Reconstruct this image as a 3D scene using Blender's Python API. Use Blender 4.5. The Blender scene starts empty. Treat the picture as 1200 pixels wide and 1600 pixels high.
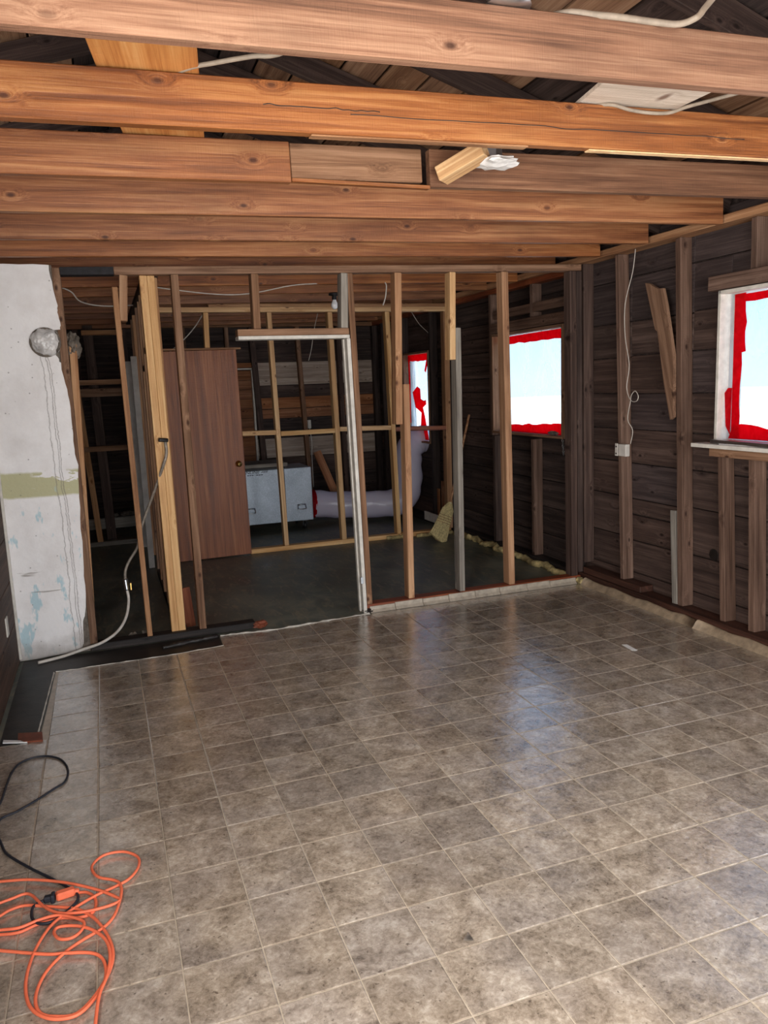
import bpy, bmesh, math, random
from mathutils import Vector, Matrix, noise
random.seed(7)
scene = bpy.context.scene
COL = scene.collection

# ------------------------------------------------------------------ camera, sky, sun, daylight, exposure
CAM_POS = Vector((-0.5277, -1.8099, 1.6121))
CAM_R = Vector((0.93878, -0.34241, -0.03797)); CAM_U = Vector((0.09074, 0.13944, 0.98606)); CAM_F = Vector((0.33235, 0.92914, -0.16198))
cam_data = bpy.data.cameras.new('camera'); cam = bpy.data.objects.new('camera', cam_data); COL.objects.link(cam)
cam_data.sensor_fit = 'VERTICAL'; cam_data.sensor_height = 32.0; cam_data.lens = 1200.8 / 1600 * 32.0
cam_data.clip_start = 0.02; cam_data.clip_end = 400
cam.matrix_world = Matrix(((CAM_R.x, CAM_U.x, -CAM_F.x, CAM_POS.x), (CAM_R.y, CAM_U.y, -CAM_F.y, CAM_POS.y),
                           (CAM_R.z, CAM_U.z, -CAM_F.z, CAM_POS.z), (0, 0, 0, 1)))
scene.camera = cam

world = bpy.data.worlds.new('sky'); scene.world = world; world.use_nodes = True
wn = world.node_tree; wn.nodes.clear()
w_out = wn.nodes.new('ShaderNodeOutputWorld'); w_bg = wn.nodes.new('ShaderNodeBackground')
w_tc = wn.nodes.new('ShaderNodeTexCoord'); w_sep = wn.nodes.new('ShaderNodeSeparateXYZ'); w_rmp = wn.nodes.new('ShaderNodeValToRGB')
wn.links.new(w_tc.outputs['Generated'], w_sep.inputs[0]); wn.links.new(w_sep.outputs[2], w_rmp.inputs[0])
_e = w_rmp.color_ramp.elements; _e.new(0.5); _e.new(0.7)
for _k, (_p, _c) in enumerate([(0.0, (0.62, 0.82, 1.0)), (0.10, (0.40, 0.68, 1.0)), (0.45, (0.36, 0.62, 1.0)), (1.0, (0.24, 0.48, 0.92))]):
    _e[_k].position = _p; _e[_k].color = _c + (1,)
w_bg.inputs['Strength'].default_value = 1.5
wn.links.new(w_rmp.outputs[0], w_bg.inputs['Color']); wn.links.new(w_bg.outputs[0], w_out.inputs['Surface'])

sun_data = bpy.data.lights.new('sun', 'SUN'); sun = bpy.data.objects.new('sun', sun_data); COL.objects.link(sun)
sun_data.energy = 10.0; sun_data.angle = math.radians(0.6); sun_data.color = (1.0, 0.95, 0.88)
sun.rotation_euler = (math.radians(38), 0, math.radians(-145))

def area(name, loc, rot, sx, sy, power, col):
    d = bpy.data.lights.new(name, 'AREA'); d.shape = 'RECTANGLE'; d.size = sx; d.size_y = sy; d.energy = power; d.color = col
    o = bpy.data.objects.new(name, d); COL.objects.link(o); o.location = loc; o.rotation_euler = rot
    return o
# daylight through the wide patio opening behind the camera and the two openings beside it
area('patio_daylight', (0.75, -2.72, 1.15), (math.radians(90), 0, 0), 3.2, 1.9, 128, (1.0, 0.95, 0.89))
area('left_window_daylight', (-1.13, -1.25, 1.62), (math.radians(90), 0, math.radians(-90)), 1.3, 1.0, 112, (1.0, 0.96, 0.91))
area('side_window_daylight', (3.16, -0.55, 1.64), (math.radians(90), 0, math.radians(90)), 1.1, 0.85, 22, (0.90, 0.95, 1.0))

scene.view_settings.view_transform = 'Standard'
try: scene.view_settings.look = 'None'
except Exception: pass
scene.view_settings.gamma = 1.0
scene.view_settings.use_curve_mapping = False
scene.view_settings.exposure = 0.16
try:
    scene.cycles.use_denoising = True
    scene.cycles.max_bounces = 8; scene.cycles.transparent_max_bounces = 12
    scene.cycles.sample_clamp_indirect = 6.0
except Exception: pass

# ------------------------------------------------------------------ materials
def lin(r, g, b):
    f = lambda c: (c / 255 / 12.92) if c / 255 <= 0.04045 else ((c / 255 + 0.055) / 1.055) ** 2.4
    return (f(r), f(g), f(b), 1.0)

class NT:
    def __init__(s, name):
        s.m = bpy.data.materials.new(name); s.m.use_nodes = True; s.t = s.m.node_tree; s.t.nodes.clear()
        s.out = s.n('ShaderNodeOutputMaterial'); s.b = s.n('ShaderNodeBsdfPrincipled'); s.l(s.b.outputs[0], s.out.inputs[0])
    def n(s, t, **kw):
        x = s.t.nodes.new(t)
        for k, v in kw.items(): setattr(x, k, v)
        return x
    def l(s, a, b): s.t.links.new(a, b)
    def sv(s, sock, v):
        if hasattr(v, 'is_linked') or hasattr(v, 'links'): s.l(v, sock)
        else: sock.default_value = v
    def math(s, op, a, b=0.0, c=0.0):
        x = s.n('ShaderNodeMath', operation=op); s.sv(x.inputs[0], a); s.sv(x.inputs[1], b)
        if op in ('MULTIPLY_ADD', 'SMOOTH_MIN'): s.sv(x.inputs[2], c)
        return x.outputs[0]
    def vmath(s, op, a, b):
        x = s.n('ShaderNodeVectorMath', operation=op); s.sv(x.inputs[0], a); s.sv(x.inputs[1], b); return x.outputs[0]
    def noise(s, vec, scale, detail=4, rough=0.55, dist=0.0):
        x = s.n('ShaderNodeTexNoise'); s.l(vec, x.inputs['Vector']); x.inputs['Scale'].default_value = scale
        x.inputs['Detail'].default_value = detail; x.inputs['Roughness'].default_value = rough; x.inputs['Distortion'].default_value = dist
        return x.outputs['Fac']
    def voronoi(s, vec, scale, dim='3D'):
        x = s.n('ShaderNodeTexVoronoi', voronoi_dimensions=dim); s.l(vec, x.inputs['Vector']); x.inputs['Scale'].default_value = scale; return x.outputs['Distance']
    def ramp(s, fac, stops, interp='LINEAR'):
        x = s.n('ShaderNodeValToRGB'); x.color_ramp.interpolation = interp; e = x.color_ramp.elements
        while len(e) < len(stops): e.new(0.5)
        for k, (p, c) in enumerate(stops): e[k].position = p; e[k].color = c
        s.l(fac, x.inputs[0]); return x.outputs[0]
    def maprange(s, v, a, b, c, d):
        x = s.n('ShaderNodeMapRange'); s.sv(x.inputs[0], v)
        for k, q in enumerate((a, b, c, d)): x.inputs[1 + k].default_value = q
        return x.outputs[0]
    def mix(s, fac, a, b, mode='MIX'):
        x = s.n('ShaderNodeMix', data_type='RGBA', blend_type=mode); s.sv(x.inputs[0], fac); s.sv(x.inputs[6], a); s.sv(x.inputs[7], b); return x.outputs[2]
    def bump(s, h, strength, dist=0.01):
        x = s.n('ShaderNodeBump'); x.inputs['Strength'].default_value = strength; x.inputs['Distance'].default_value = dist
        s.l(h, x.inputs['Height']); s.l(x.outputs[0], s.b.inputs['Normal'])
    def coords(s, k='Object', jitter=True):
        v = s.n('ShaderNodeTexCoord').outputs[k]
        if jitter:
            r = s.n('ShaderNodeObjectInfo').outputs['Random']
            c = s.n('ShaderNodeCombineXYZ'); s.l(s.math('MULTIPLY', r, 37.0), c.inputs[0]); s.l(s.math('MULTIPLY', r, 91.0), c.inputs[1]); s.l(s.math('MULTIPLY', r, 53.0), c.inputs[2])
            v = s.vmath('ADD', v, c.outputs[0]); s.rand = r
        return v
    def scl(s, v, sc): return s.vmath('MULTIPLY', v, sc)

def wood(name, dark, mid, light, knots=1.0, rough=0.72, stain=0.25, spec=0.3):
    t = NT(name); v = t.coords()
    sep = t.n('ShaderNodeSeparateXYZ'); t.l(v, sep.inputs[0])
    kv = t.n('ShaderNodeCombineXYZ'); t.l(t.math('MULTIPLY', sep.outputs[0], 2.6), kv.inputs[0])
    t.l(t.math('ADD', t.math('MULTIPLY', sep.outputs[2], 5.2), t.math('MULTIPLY', sep.outputs[1], 1.3)), kv.inputs[1])
    vd = t.voronoi(kv.outputs[0], 1.0, '2D')                        # distance to the nearest knot
    near = t.maprange(vd, 0.03, 0.22, 1.0, 0.0)
    warp = t.math('MULTIPLY', t.math('MULTIPLY', near, near), 0.035 * knots)
    cz = t.n('ShaderNodeCombineXYZ'); t.l(sep.outputs[0], cz.inputs[0]); t.l(t.math('ADD', sep.outputs[1], warp), cz.inputs[1]); t.l(t.math('ADD', sep.outputs[2], warp), cz.inputs[2])
    g1 = t.noise(t.scl(cz.outputs[0], (0.9, 26, 26)), 1.0, 5, 0.6, 0.6)
    g2 = t.noise(t.scl(cz.outputs[0], (3.0, 190, 190)), 1.0, 5, 0.7)
    grain = t.math('ADD', t.math('MULTIPLY', g1, 0.60), t.math('MULTIPLY', g2, 0.40))
    col = t.ramp(grain, [(0.37, dark), (0.50, mid), (0.62, light)])
    st = t.noise(t.scl(v, (1.6, 5, 5)), 1.0, 4, 0.6)
    col = t.mix(t.maprange(st, 0.46, 0.72, 0.0, stain), col, (dark[0] * 0.45, dark[1] * 0.42, dark[2] * 0.45, 1))
    if knots > 0:
        kf = t.math('MULTIPLY', t.maprange(vd, 0.022, 0.062, 0.9, 0.0), t.maprange(t.noise(t.scl(v, (1.1, 0.5, 0.5)), 1.0, 1, 0.5), 0.42, 0.5, 0.15, 1.0))
        col = t.mix(kf, col, (dark[0] * 0.38, dark[1] * 0.26, dark[2] * 0.22, 1))
    hue = t.n('ShaderNodeHueSaturation'); t.l(col, hue.inputs['Color'])
    t.l(t.maprange(t.rand, 0, 1, 0.86, 1.08), hue.inputs['Value']); t.l(t.maprange(t.math('FRACT', t.math('MULTIPLY', t.rand, 7.3)), 0, 1, 0.90, 1.02), hue.inputs['Saturation'])
    t.l(hue.outputs[0], t.b.inputs['Base Color'])
    t.b.inputs['Roughness'].default_value = rough; t.b.inputs['Specular IOR Level'].default_value = spec
    saw = t.noise(t.scl(v, (230, 14, 14)), 1.0, 3, 0.6)
    t.bump(t.math('ADD', t.math('MULTIPLY', grain, 1.0), t.math('MULTIPLY', saw, 0.5)), 0.6, 0.005)
    return t.m

def plain(name, col, rough=0.6, metal=0.0, var=0.12, scale=14, bump=0.15, spec=0.4):
    t = NT(name); v = t.coords(); n = t.noise(v, scale, 5, 0.6)
    t.l(t.mix(t.maprange(n, 0.3, 0.7, 0, 1), tuple(c * (1 - var * 2) for c in col[:3]) + (1,), tuple(min(1, c * (1 + var)) for c in col[:3]) + (1,)), t.b.inputs['Base Color'])
    t.b.inputs['Roughness'].default_value = rough; t.b.inputs['Metallic'].default_value = metal; t.b.inputs['Specular IOR Level'].default_value = spec
    if bump: t.bump(n, bump, 0.004)
    return t.m

M = {}
M['pine'] = wood('pine_joist', lin(100, 54, 24), lin(146, 87, 45), lin(178, 122, 74), 1.0, 0.5, 0.42, 0.45)
M['rough_joist'] = wood('rough_sawn_joist', lin(86, 56, 38), lin(126, 86, 61), lin(152, 113, 85), 0.6, 0.8, 0.45)
M['new_stud'] = wood('new_pine_stud', lin(184, 132, 78), lin(216, 168, 112), lin(234, 196, 142), 0.7, 0.6, 0.12)
M['stud'] = wood('pine_stud', lin(130, 86, 54), lin(170, 122, 82), lin(198, 152, 110), 0.7, 0.7, 0.3)
M['old_stud'] = wood('old_brown_stud', lin(96, 66, 46), lin(134, 98, 72), lin(162, 124, 96), 0.6, 0.8, 0.4)
M['dark_stud'] = wood('dark_brown_stud', lin(76, 54, 42), lin(108, 82, 68), lin(134, 106, 90), 0.6, 0.8, 0.45)  # darker brown stud tone, used on the right wall
M['grey_stud'] = wood('weathered_grey_stud', lin(106, 98, 90), lin(142, 134, 124), lin(170, 162, 150), 0.4, 0.85, 0.4)
M['red_plate'] = wood('reddish_plate', lin(92, 42, 24), lin(132, 66, 38), lin(162, 94, 58), 0.6, 0.5, 0.4, 0.5)
M['brown_plate'] = wood('dark_brown_plate', lin(46, 28, 22), lin(72, 44, 34), lin(96, 62, 48), 0.4, 0.6, 0.5)
M['dark_plate'] = wood('blackened_plate', lin(28, 24, 24), lin(44, 38, 36), lin(66, 56, 52), 0.3, 0.6, 0.5)
M['sheathing'] = wood('dark_sheathing', lin(54, 40, 35), lin(79, 61, 54), lin(102, 82, 73), 0.8, 0.75, 0.5)
M['sheathing_dark'] = wood('darker_sheathing', lin(40, 32, 30), lin(64, 51, 47), lin(90, 73, 66), 0.5, 0.8, 0.6)  # darkest of the sheathing tones
M['sheathing_mid'] = wood('brown_grey_sheathing', lin(48, 39, 38), lin(72, 59, 57), lin(94, 79, 76), 0.6, 0.78, 0.5)
M['sheathing_pale'] = wood('pale_grey_sheathing', lin(140, 120, 106), lin(178, 158, 142), lin(206, 188, 170), 0.6, 0.85, 0.35)
M['sheathing_warm'] = wood('warm_sheathing', lin(112, 66, 38), lin(150, 96, 60), lin(180, 126, 86), 0.8, 0.8, 0.4)
M['roof_board'] = wood('roof_board', lin(124, 84, 56), lin(168, 122, 86), lin(196, 152, 114), 0.8, 0.85, 0.4)
M['ply'] = wood('plywood_orange', lin(186, 118, 62), lin(214, 148, 84), lin(228, 170, 108), 0.5, 0.7, 0.12)
M['pale_ply'] = wood('plywood_pale', lin(186, 168, 148), lin(212, 196, 178), lin(226, 212, 196), 0.3, 0.8, 0.15)
M['door'] = wood('door_veneer', lin(112, 58, 30), lin(152, 86, 48), lin(180, 112, 68), 0.0, 0.42, 0.15, 0.45)
M['left_board'] = wood('dark_brown_paneling', lin(48, 34, 28), lin(74, 54, 44), lin(98, 74, 60), 0.4, 0.7, 0.4)
M['straw'] = plain('broom_straw', lin(196, 178, 128), 0.8, 0, 0.25, 60, 0.5)
M['white_paint'] = plain('chipped_white_paint', lin(214, 208, 198), 0.6, 0, 0.10, 18, 0.3)
M['cove'] = plain('cove_base', lin(176, 164, 148), 0.45, 0, 0.16, 22, 0.2)
M['cove_dirty'] = plain('cove_base_dirty', lin(160, 140, 116), 0.6, 0, 0.22, 16, 0.4)
M['torn'] = plain('torn_vinyl_backing', lin(206, 200, 188), 0.8, 0, 0.15, 30, 0.4)
M['tar'] = plain('black_felt', lin(40, 34, 31), 0.5, 0, 0.45, 7, 0.8, 0.5)
M['foam'] = plain('spray_foam', lin(186, 166, 116), 0.85, 0, 0.3, 25, 0.8)
M['galv'] = None
M['steel'] = plain('bright_steel', lin(190, 194, 198), 0.3, 1.0, 0.08, 20, 0.05)
M['brass'] = plain('brass', lin(196, 160, 92), 0.28, 1.0, 0.08, 20, 0.0)
M['black'] = plain('black_rubber', lin(22, 22, 24), 0.5, 0, 0.1, 20, 0.05)
M['dark_metal'] = plain('dark_metal', lin(66, 64, 64), 0.45, 0.8, 0.2, 20, 0.1)
M['orange'] = plain('orange_cord', lin(240, 118, 82), 0.5, 0, 0.06, 30, 0.05)
M['cordblack'] = plain('black_cord', lin(40, 42, 50), 0.55, 0, 0.1, 30, 0.05)
M['wire'] = plain('white_cable', lin(206, 198, 188), 0.5, 0, 0.1, 20, 0.0)
M['oldcable'] = plain('aged_cable', lin(150, 136, 120), 0.6, 0, 0.15, 20, 0.1)
M['greywire'] = plain('grey_conduit', lin(150, 140, 128), 0.5, 0.2, 0.25, 40, 0.2)
M['plastic_bag'] = plain('crumpled_plastic', lin(204, 200, 197), 0.3, 0, 0.2, 12, 0.5, 0.6)
M['drywall'] = plain('drywall_remnant', lin(224, 220, 216), 0.85, 0, 0.1, 20, 0.5)
M['rag'] = plain('grey_insulation', lin(112, 102, 92), 0.9, 0, 0.35, 18, 0.9)
M['greypaint'] = plain('grey_painted_board', lin(208, 202, 194), 0.6, 0, 0.12, 8, 0.2)
M['scrap_sun'] = plain('scrap_and_sun_white', lin(240, 240, 238), 0.5, 0, 0.03, 10, 0.0)  # white of the floor sliver and of the strip that stands in for sunlight
M['shard'] = plain('red_brown_shard', lin(126, 66, 44), 0.6, 0, 0.2, 20, 0.3)
M['burnt'] = plain('charred_wood', lin(34, 32, 36), 0.7, 0, 0.3, 30, 0.6)
M['print'] = plain('black_print', lin(18, 18, 22), 0.5, 0, 0.0, 10, 0.0)
M['ground'] = plain('pale_yard', lin(214, 210, 204), 0.9, 0, 0.10, 0.6, 0.0)

def mat_galv():
    t = NT('galvanised_sheet'); v = t.coords()
    n = t.voronoi(t.scl(v, (1, 1, 1)), 90); n2 = t.noise(v, 5, 4)
    t.l(t.ramp(t.math('ADD', t.math('MULTIPLY', n, 0.35), t.math('MULTIPLY', n2, 0.65)), [(0.2, lin(140, 150, 160)), (0.75, lin(186, 196, 208))]), t.b.inputs['Base Color'])
    t.b.inputs['Metallic'].default_value = 0.45; t.b.inputs['Roughness'].default_value = 0.45
    return t.m
M['galv'] = mat_galv()

def mat_tile():
    t = NT('stone_print_vinyl'); v = t.coords()
    n1 = t.noise(v, 9, 7, 0.66, 0.7); n2 = t.noise(v, 58, 8, 0.75, 0.5); n3 = t.noise(v, 3.2, 3, 0.5)
    f = t.math('ADD', t.math('MULTIPLY', n1, 0.52), t.math('MULTIPLY', n2, 0.48))
    col = t.ramp(f, [(0.36, lin(92, 82, 72)), (0.44, lin(140, 127, 112)), (0.53, lin(174, 160, 143)), (0.63, lin(210, 198, 181))])
    col = t.mix(t.maprange(n3, 0.42, 0.62, 0, 0.5), col, t.ramp(f, [(0.35, lin(108, 100, 94)), (0.5, lin(156, 147, 140)), (0.68, lin(200, 193, 186))]))
    col = t.mix(t.math('MULTIPLY', t.math('FRACT', t.math('MULTIPLY', t.rand, 11.7)), 0.20), col, t.mix(0.5, col, lin(172, 146, 112)))
    spk = t.noise(v, 60, 3, 0.5)
    col = t.mix(t.maprange(spk, 0.66, 0.72, 0, 0.65), col, lin(70, 60, 52))
    hue = t.n('ShaderNodeHueSaturation'); t.l(col, hue.inputs['Color']); t.l(t.maprange(t.rand, 0, 1, 0.84, 1.10), hue.inputs['Value'])
    t.l(hue.outputs[0], t.b.inputs['Base Color'])
    geo = t.n('ShaderNodeNewGeometry').outputs['Position']
    wet = t.noise(geo, 1.7, 4, 0.6)
    t.l(t.maprange(wet, 0.35, 0.65, 0.08, 0.22), t.b.inputs['Roughness'])
    t.b.inputs['Specular IOR Level'].default_value = 0.7
    t.b.inputs['Coat Weight'].default_value = 1.0; t.b.inputs['Coat Roughness'].default_value = 0.08; t.b.inputs['Coat IOR'].default_value = 1.7
    rip = t.math('ADD', t.math('MULTIPLY', t.noise(geo, 16, 3, 0.5), 0.8), t.math('MULTIPLY', f, 0.5))
    t.bump(rip, 0.26, 0.012); t.l(t.b.inputs['Normal'].links[0].from_socket, t.b.inputs['Coat Normal'])
    return t.m
M['tile'] = mat_tile()
M['grout'] = plain('grout_print', lin(182, 168, 148), 0.35, 0, 0.12, 20, 0.1, 0.5)

def mat_subfloor():
    t = NT('dark_stained_subfloor'); v = t.coords('Object', False)
    n = t.noise(t.scl(v, (1, 1, 1)), 2.6, 7, 0.65, 0.5); s = t.noise(t.scl(v, (5, 16, 1)), 1.0, 6, 0.7, 1.0)
    col = t.ramp(n, [(0.3, lin(54, 57, 54)), (0.52, lin(98, 103, 94)), (0.72, lin(138, 136, 120))])
    col = t.mix(t.maprange(s, 0.52, 0.66, 0, 0.6), col, lin(150, 138, 112))
    t.l(col, t.b.inputs['Base Color']); t.l(t.maprange(n, 0.3, 0.7, 0.32, 0.6), t.b.inputs['Roughness']); t.bump(s, 0.25, 0.006)
    return t.m
M['subfloor'] = mat_subfloor()

def mat_plaster():
    t = NT('old_white_plaster'); v = t.coords('Object', False)
    sep = t.n('ShaderNodeSeparateXYZ'); t.l(v, sep.inputs[0]); z = sep.outputs[2]; x = sep.outputs[0]
    n = t.noise(v, 5, 6, 0.6); nf = t.noise(v, 40, 4, 0.6)
    col = t.ramp(n, [(0.3, lin(226, 221, 219)), (0.6, lin(242, 239, 238))])
    ze = t.math('ADD', z, t.math('MULTIPLY', t.math('SUBTRACT', n, 0.5), 0.05))
    band = t.math('MULTIPLY', t.maprange(ze, 1.015, 1.03, 0, 1), t.maprange(ze, 1.165, 1.18, 1, 0))
    patch = t.math('MULTIPLY', t.maprange(t.noise(t.scl(v, (1, 1, 2.6)), 6.5, 4, 0.6), 0.55, 0.58, 0, 1), t.maprange(x, -0.98, -0.93, 0, 1))
    col = t.mix(t.math('MULTIPLY', band, t.math('SUBTRACT', 1.0, patch)), col, lin(188, 184, 146))
    blue = t.math('MULTIPLY', t.maprange(t.noise(t.scl(v, (3, 1, 1.2)), 3.0, 4, 0.6), 0.58, 0.62, 0, 0.8), t.maprange(z, 1.2, 0.9, 0, 1))
    col = t.mix(blue, col, lin(170, 204, 214))
    # scratched vertical cracks near the broken edge
    cx = t.math('ADD', x, t.math('MULTIPLY', t.math('SUBTRACT', t.noise(t.scl(v, (1, 1, 1)), 3.5, 5, 0.7), 0.5), 0.06))
    for x0 in (-0.842, -0.812, -0.800):
        d = t.math('ABSOLUTE', t.math('SUBTRACT', cx, t.math('ADD', x0, t.math('MULTIPLY', t.math('SUBTRACT', 1.9, z), 0.012))))
        col = t.mix(t.math('MULTIPLY', t.maprange(d, 0.0015, 0.004, 0.55, 0), t.maprange(z, 1.9, 1.86, 0, 1)), col, lin(120, 110, 104))
    w = t.noise(t.scl(v, (2.2, 1, 22)), 1.0, 3, 0.6)
    col = t.mix(t.math('MULTIPLY', t.maprange(w, 0.68, 0.71, 0, 0.7), t.maprange(z, 1.0, 0.95, 0, 1)), col, lin(140, 130, 120))
    sp = t.voronoi(v, 16); col = t.mix(t.maprange(sp, 0.05, 0.09, 0.6, 0), col, lin(120, 112, 106))
    foot_tone = t.maprange(t.math('ADD', z, t.math('MULTIPLY', n, 0.3)), 0.12, 0.30, 0.7, 0)  # plaster turns darker and greyer towards the bottom
    col = t.mix(foot_tone, col, lin(122, 112, 100))
    t.l(col, t.b.inputs['Base Color']); t.b.inputs['Roughness'].default_value = 0.7; t.bump(t.math('ADD', n, nf), 0.25, 0.01)
    return t.m
M['plaster'] = mat_plaster()

def mat_film():
    t = NT('clear_plastic_sheet'); v = t.coords('Object', False)
    tr = t.n('ShaderNodeBsdfTransparent'); tr.inputs[0].default_value = (0.86, 0.95, 1, 1)
    tl = t.n('ShaderNodeBsdfTranslucent'); tl.inputs[0].default_value = (0.94, 0.98, 1, 1)
    n = t.noise(t.scl(v, (1, 2.6, 0.9)), 1.6, 3, 0.5, 1.0)
    mx = t.n('ShaderNodeMixShader'); t.l(t.maprange(n, 0.38, 0.66, 0.05, 0.48), mx.inputs[0]); t.l(tr.outputs[0], mx.inputs[1]); t.l(tl.outputs[0], mx.inputs[2])
    gl = t.n('ShaderNodeBsdfGlossy'); gl.inputs['Roughness'].default_value = 0.25
    m2 = t.n('ShaderNodeMixShader'); m2.inputs[0].default_value = 0.05; t.l(mx.outputs[0], m2.inputs[1]); t.l(gl.outputs[0], m2.inputs[2])
    t.l(m2.outputs[0], t.out.inputs[0]); t.t.nodes.remove(t.b); return t.m
M['film'] = mat_film()
def mat_tape():
    t = NT('red_tape'); v = t.coords('Object', False)
    n = t.noise(v, 30, 4, 0.6)
    c = t.ramp(n, [(0.35, lin(214, 10, 40)), (0.65, lin(240, 30, 56))])
    tl = t.n('ShaderNodeBsdfTranslucent'); t.l(c, tl.inputs[0])
    tr = t.n('ShaderNodeBsdfTransparent'); tr.inputs[0].default_value = (0.9, 0.02, 0.06, 1)
    mx = t.n('ShaderNodeMixShader'); mx.inputs[0].default_value = 0.5; t.l(tl.outputs[0], mx.inputs[1]); t.l(tr.outputs[0], mx.inputs[2])
    t.l(c, t.b.inputs['Base Color']); t.b.inputs['Roughness'].default_value = 0.4
    m2 = t.n('ShaderNodeMixShader'); m2.inputs[0].default_value = 0.15; t.l(mx.outputs[0], m2.inputs[1]); t.l(t.b.outputs[0], m2.inputs[2])
    t.l(m2.outputs[0], t.out.inputs[0]); return t.m
M['tape'] = mat_tape()
def mat_duct():
    t = NT('white_poly_duct'); v = t.coords('Object', False); n = t.noise(v, 7, 5, 0.6, 0.8)
    t.b.inputs['Base Color'].default_value = lin(226, 220, 236); t.b.inputs['Roughness'].default_value = 0.24
    tl = t.n('ShaderNodeBsdfTranslucent'); tl.inputs[0].default_value = lin(210, 204, 230)
    mx = t.n('ShaderNodeMixShader'); mx.inputs[0].default_value = 0.35; t.l(t.b.outputs[0], mx.inputs[1]); t.l(tl.outputs[0], mx.inputs[2])
    t.l(mx.outputs[0], t.out.inputs[0]); t.bump(n, 0.4, 0.02); return t.m
M['duct'] = mat_duct()
def mat_bulb():
    t = NT('frosted_bulb'); t.b.inputs['Base Color'].default_value = (0.9, 0.9, 0.92, 1); t.b.inputs['Roughness'].default_value = 0.25
    t.b.inputs['Subsurface Weight'].default_value = 0.0
    return t.m
M['bulb'] = mat_bulb()

# ------------------------------------------------------------------ helpers
ROOT_LOC = {}
def tag(o, label=None, cat=None, group=None, kind=None):
    if label: o['label'] = label
    if cat: o['category'] = cat
    if group: o['group'] = group
    if kind: o['kind'] = kind
    return o
def empty(name, loc=(0, 0, 0), label=None, cat=None, group=None, kind=None):
    o = bpy.data.objects.new(name, None); o.empty_display_size = 0.1; COL.objects.link(o); o.location = loc
    ROOT_LOC[o] = Matrix.Translation(loc)
    return tag(o, label, cat, group, kind)
def put(o, parent=None):
    COL.objects.link(o)
    ROOT_LOC[o] = o.matrix_basis.copy()
    if parent:
        o.parent = parent
        w = ROOT_LOC[parent]
        o.matrix_parent_inverse = w.inverted()
    return o
def mesh_obj(name, verts, faces, mat, parent=None, smooth=False, loc=(0, 0, 0)):
    me = bpy.data.meshes.new(name); me.from_pydata([tuple(v) for v in verts], [], faces); me.update()
    me.materials.append(mat)
    if smooth:
        for p in me.polygons: p.use_smooth = True
    o = bpy.data.objects.new(name, me); o.location = loc
    return put(o, parent)
_box = {}
def box_mesh(name, L, t, w, mat, ch=0.0025):
    key = (round(L, 3), round(t, 4), round(w, 4), mat.name, ch)
    if key in _box: return _box[key]
    bm = bmesh.new(); bmesh.ops.create_cube(bm, size=1.0)
    for v in bm.verts: v.co = Vector((v.co.x * L, v.co.y * t, v.co.z * w))
    if ch > 0: bmesh.ops.bevel(bm, geom=bm.edges[:], offset=min(ch, t * 0.3, w * 0.3, L * 0.3), segments=1, affect='EDGES', clamp_overlap=True)
    me = bpy.data.meshes.new(name); bm.to_mesh(me); bm.free(); me.materials.append(mat); _box[key] = me
    return me
def lumber(name, p0, p1, w, t, mat, parent=None, wdir=(0, 0, 1), ch=0.0025):
    """a straight board: axis p0-p1, its width w along wdir, thickness t across"""
    p0, p1 = Vector(p0), Vector(p1); X = (p1 - p0); L = X.length; X.normalize()
    Z = Vector(wdir); Z = (Z - X * Z.dot(X)).normalized(); Y = Z.cross(X)
    o = bpy.data.objects.new(name, box_mesh(name, L, t, w, M[mat], ch)); c = (p0 + p1) / 2
    o.matrix_basis = Matrix(((X.x, Y.x, Z.x, c.x), (X.y, Y.y, Z.y, c.y), (X.z, Y.z, Z.z, c.z), (0, 0, 0, 1)))
    return put(o, parent)
def bx(name, x0, x1, y0, y1, z0, z1, mat, parent=None, ch=0.0025):
    """an axis-aligned board; its grain runs along the longest side"""
    d = (x1 - x0, y1 - y0, z1 - z0); c = ((x0 + x1) / 2, (y0 + y1) / 2, (z0 + z1) / 2); k = d.index(max(d))
    a = list(c); b = list(c); a[k] -= d[k] / 2; b[k] += d[k] / 2
    if k == 0: return lumber(name, a, b, d[2], d[1], mat, parent, (0, 0, 1), ch)
    if k == 1: return lumber(name, a, b, d[2], d[0], mat, parent, (0, 0, 1), ch)
    return lumber(name, a, b, d[0], d[1], mat, parent, (1, 0, 0), ch)
def spline(pts, n=6, closed=False):
    P = [Vector(p) for p in pts]; out = []
    N = len(P)
    for i in range(N - 1):
        a = P[max(i - 1, 0)]; b = P[i]; c = P[i + 1]; d = P[min(i + 2, N - 1)]
        for k in range(n):
            t = k / n
            out.append(0.5 * ((2 * b) + (-a + c) * t + (2 * a - 5 * b + 4 * c - d) * t * t + (-a + 3 * b - 3 * c + d) * t ** 3))
    out.append(P[-1]); return out
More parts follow.
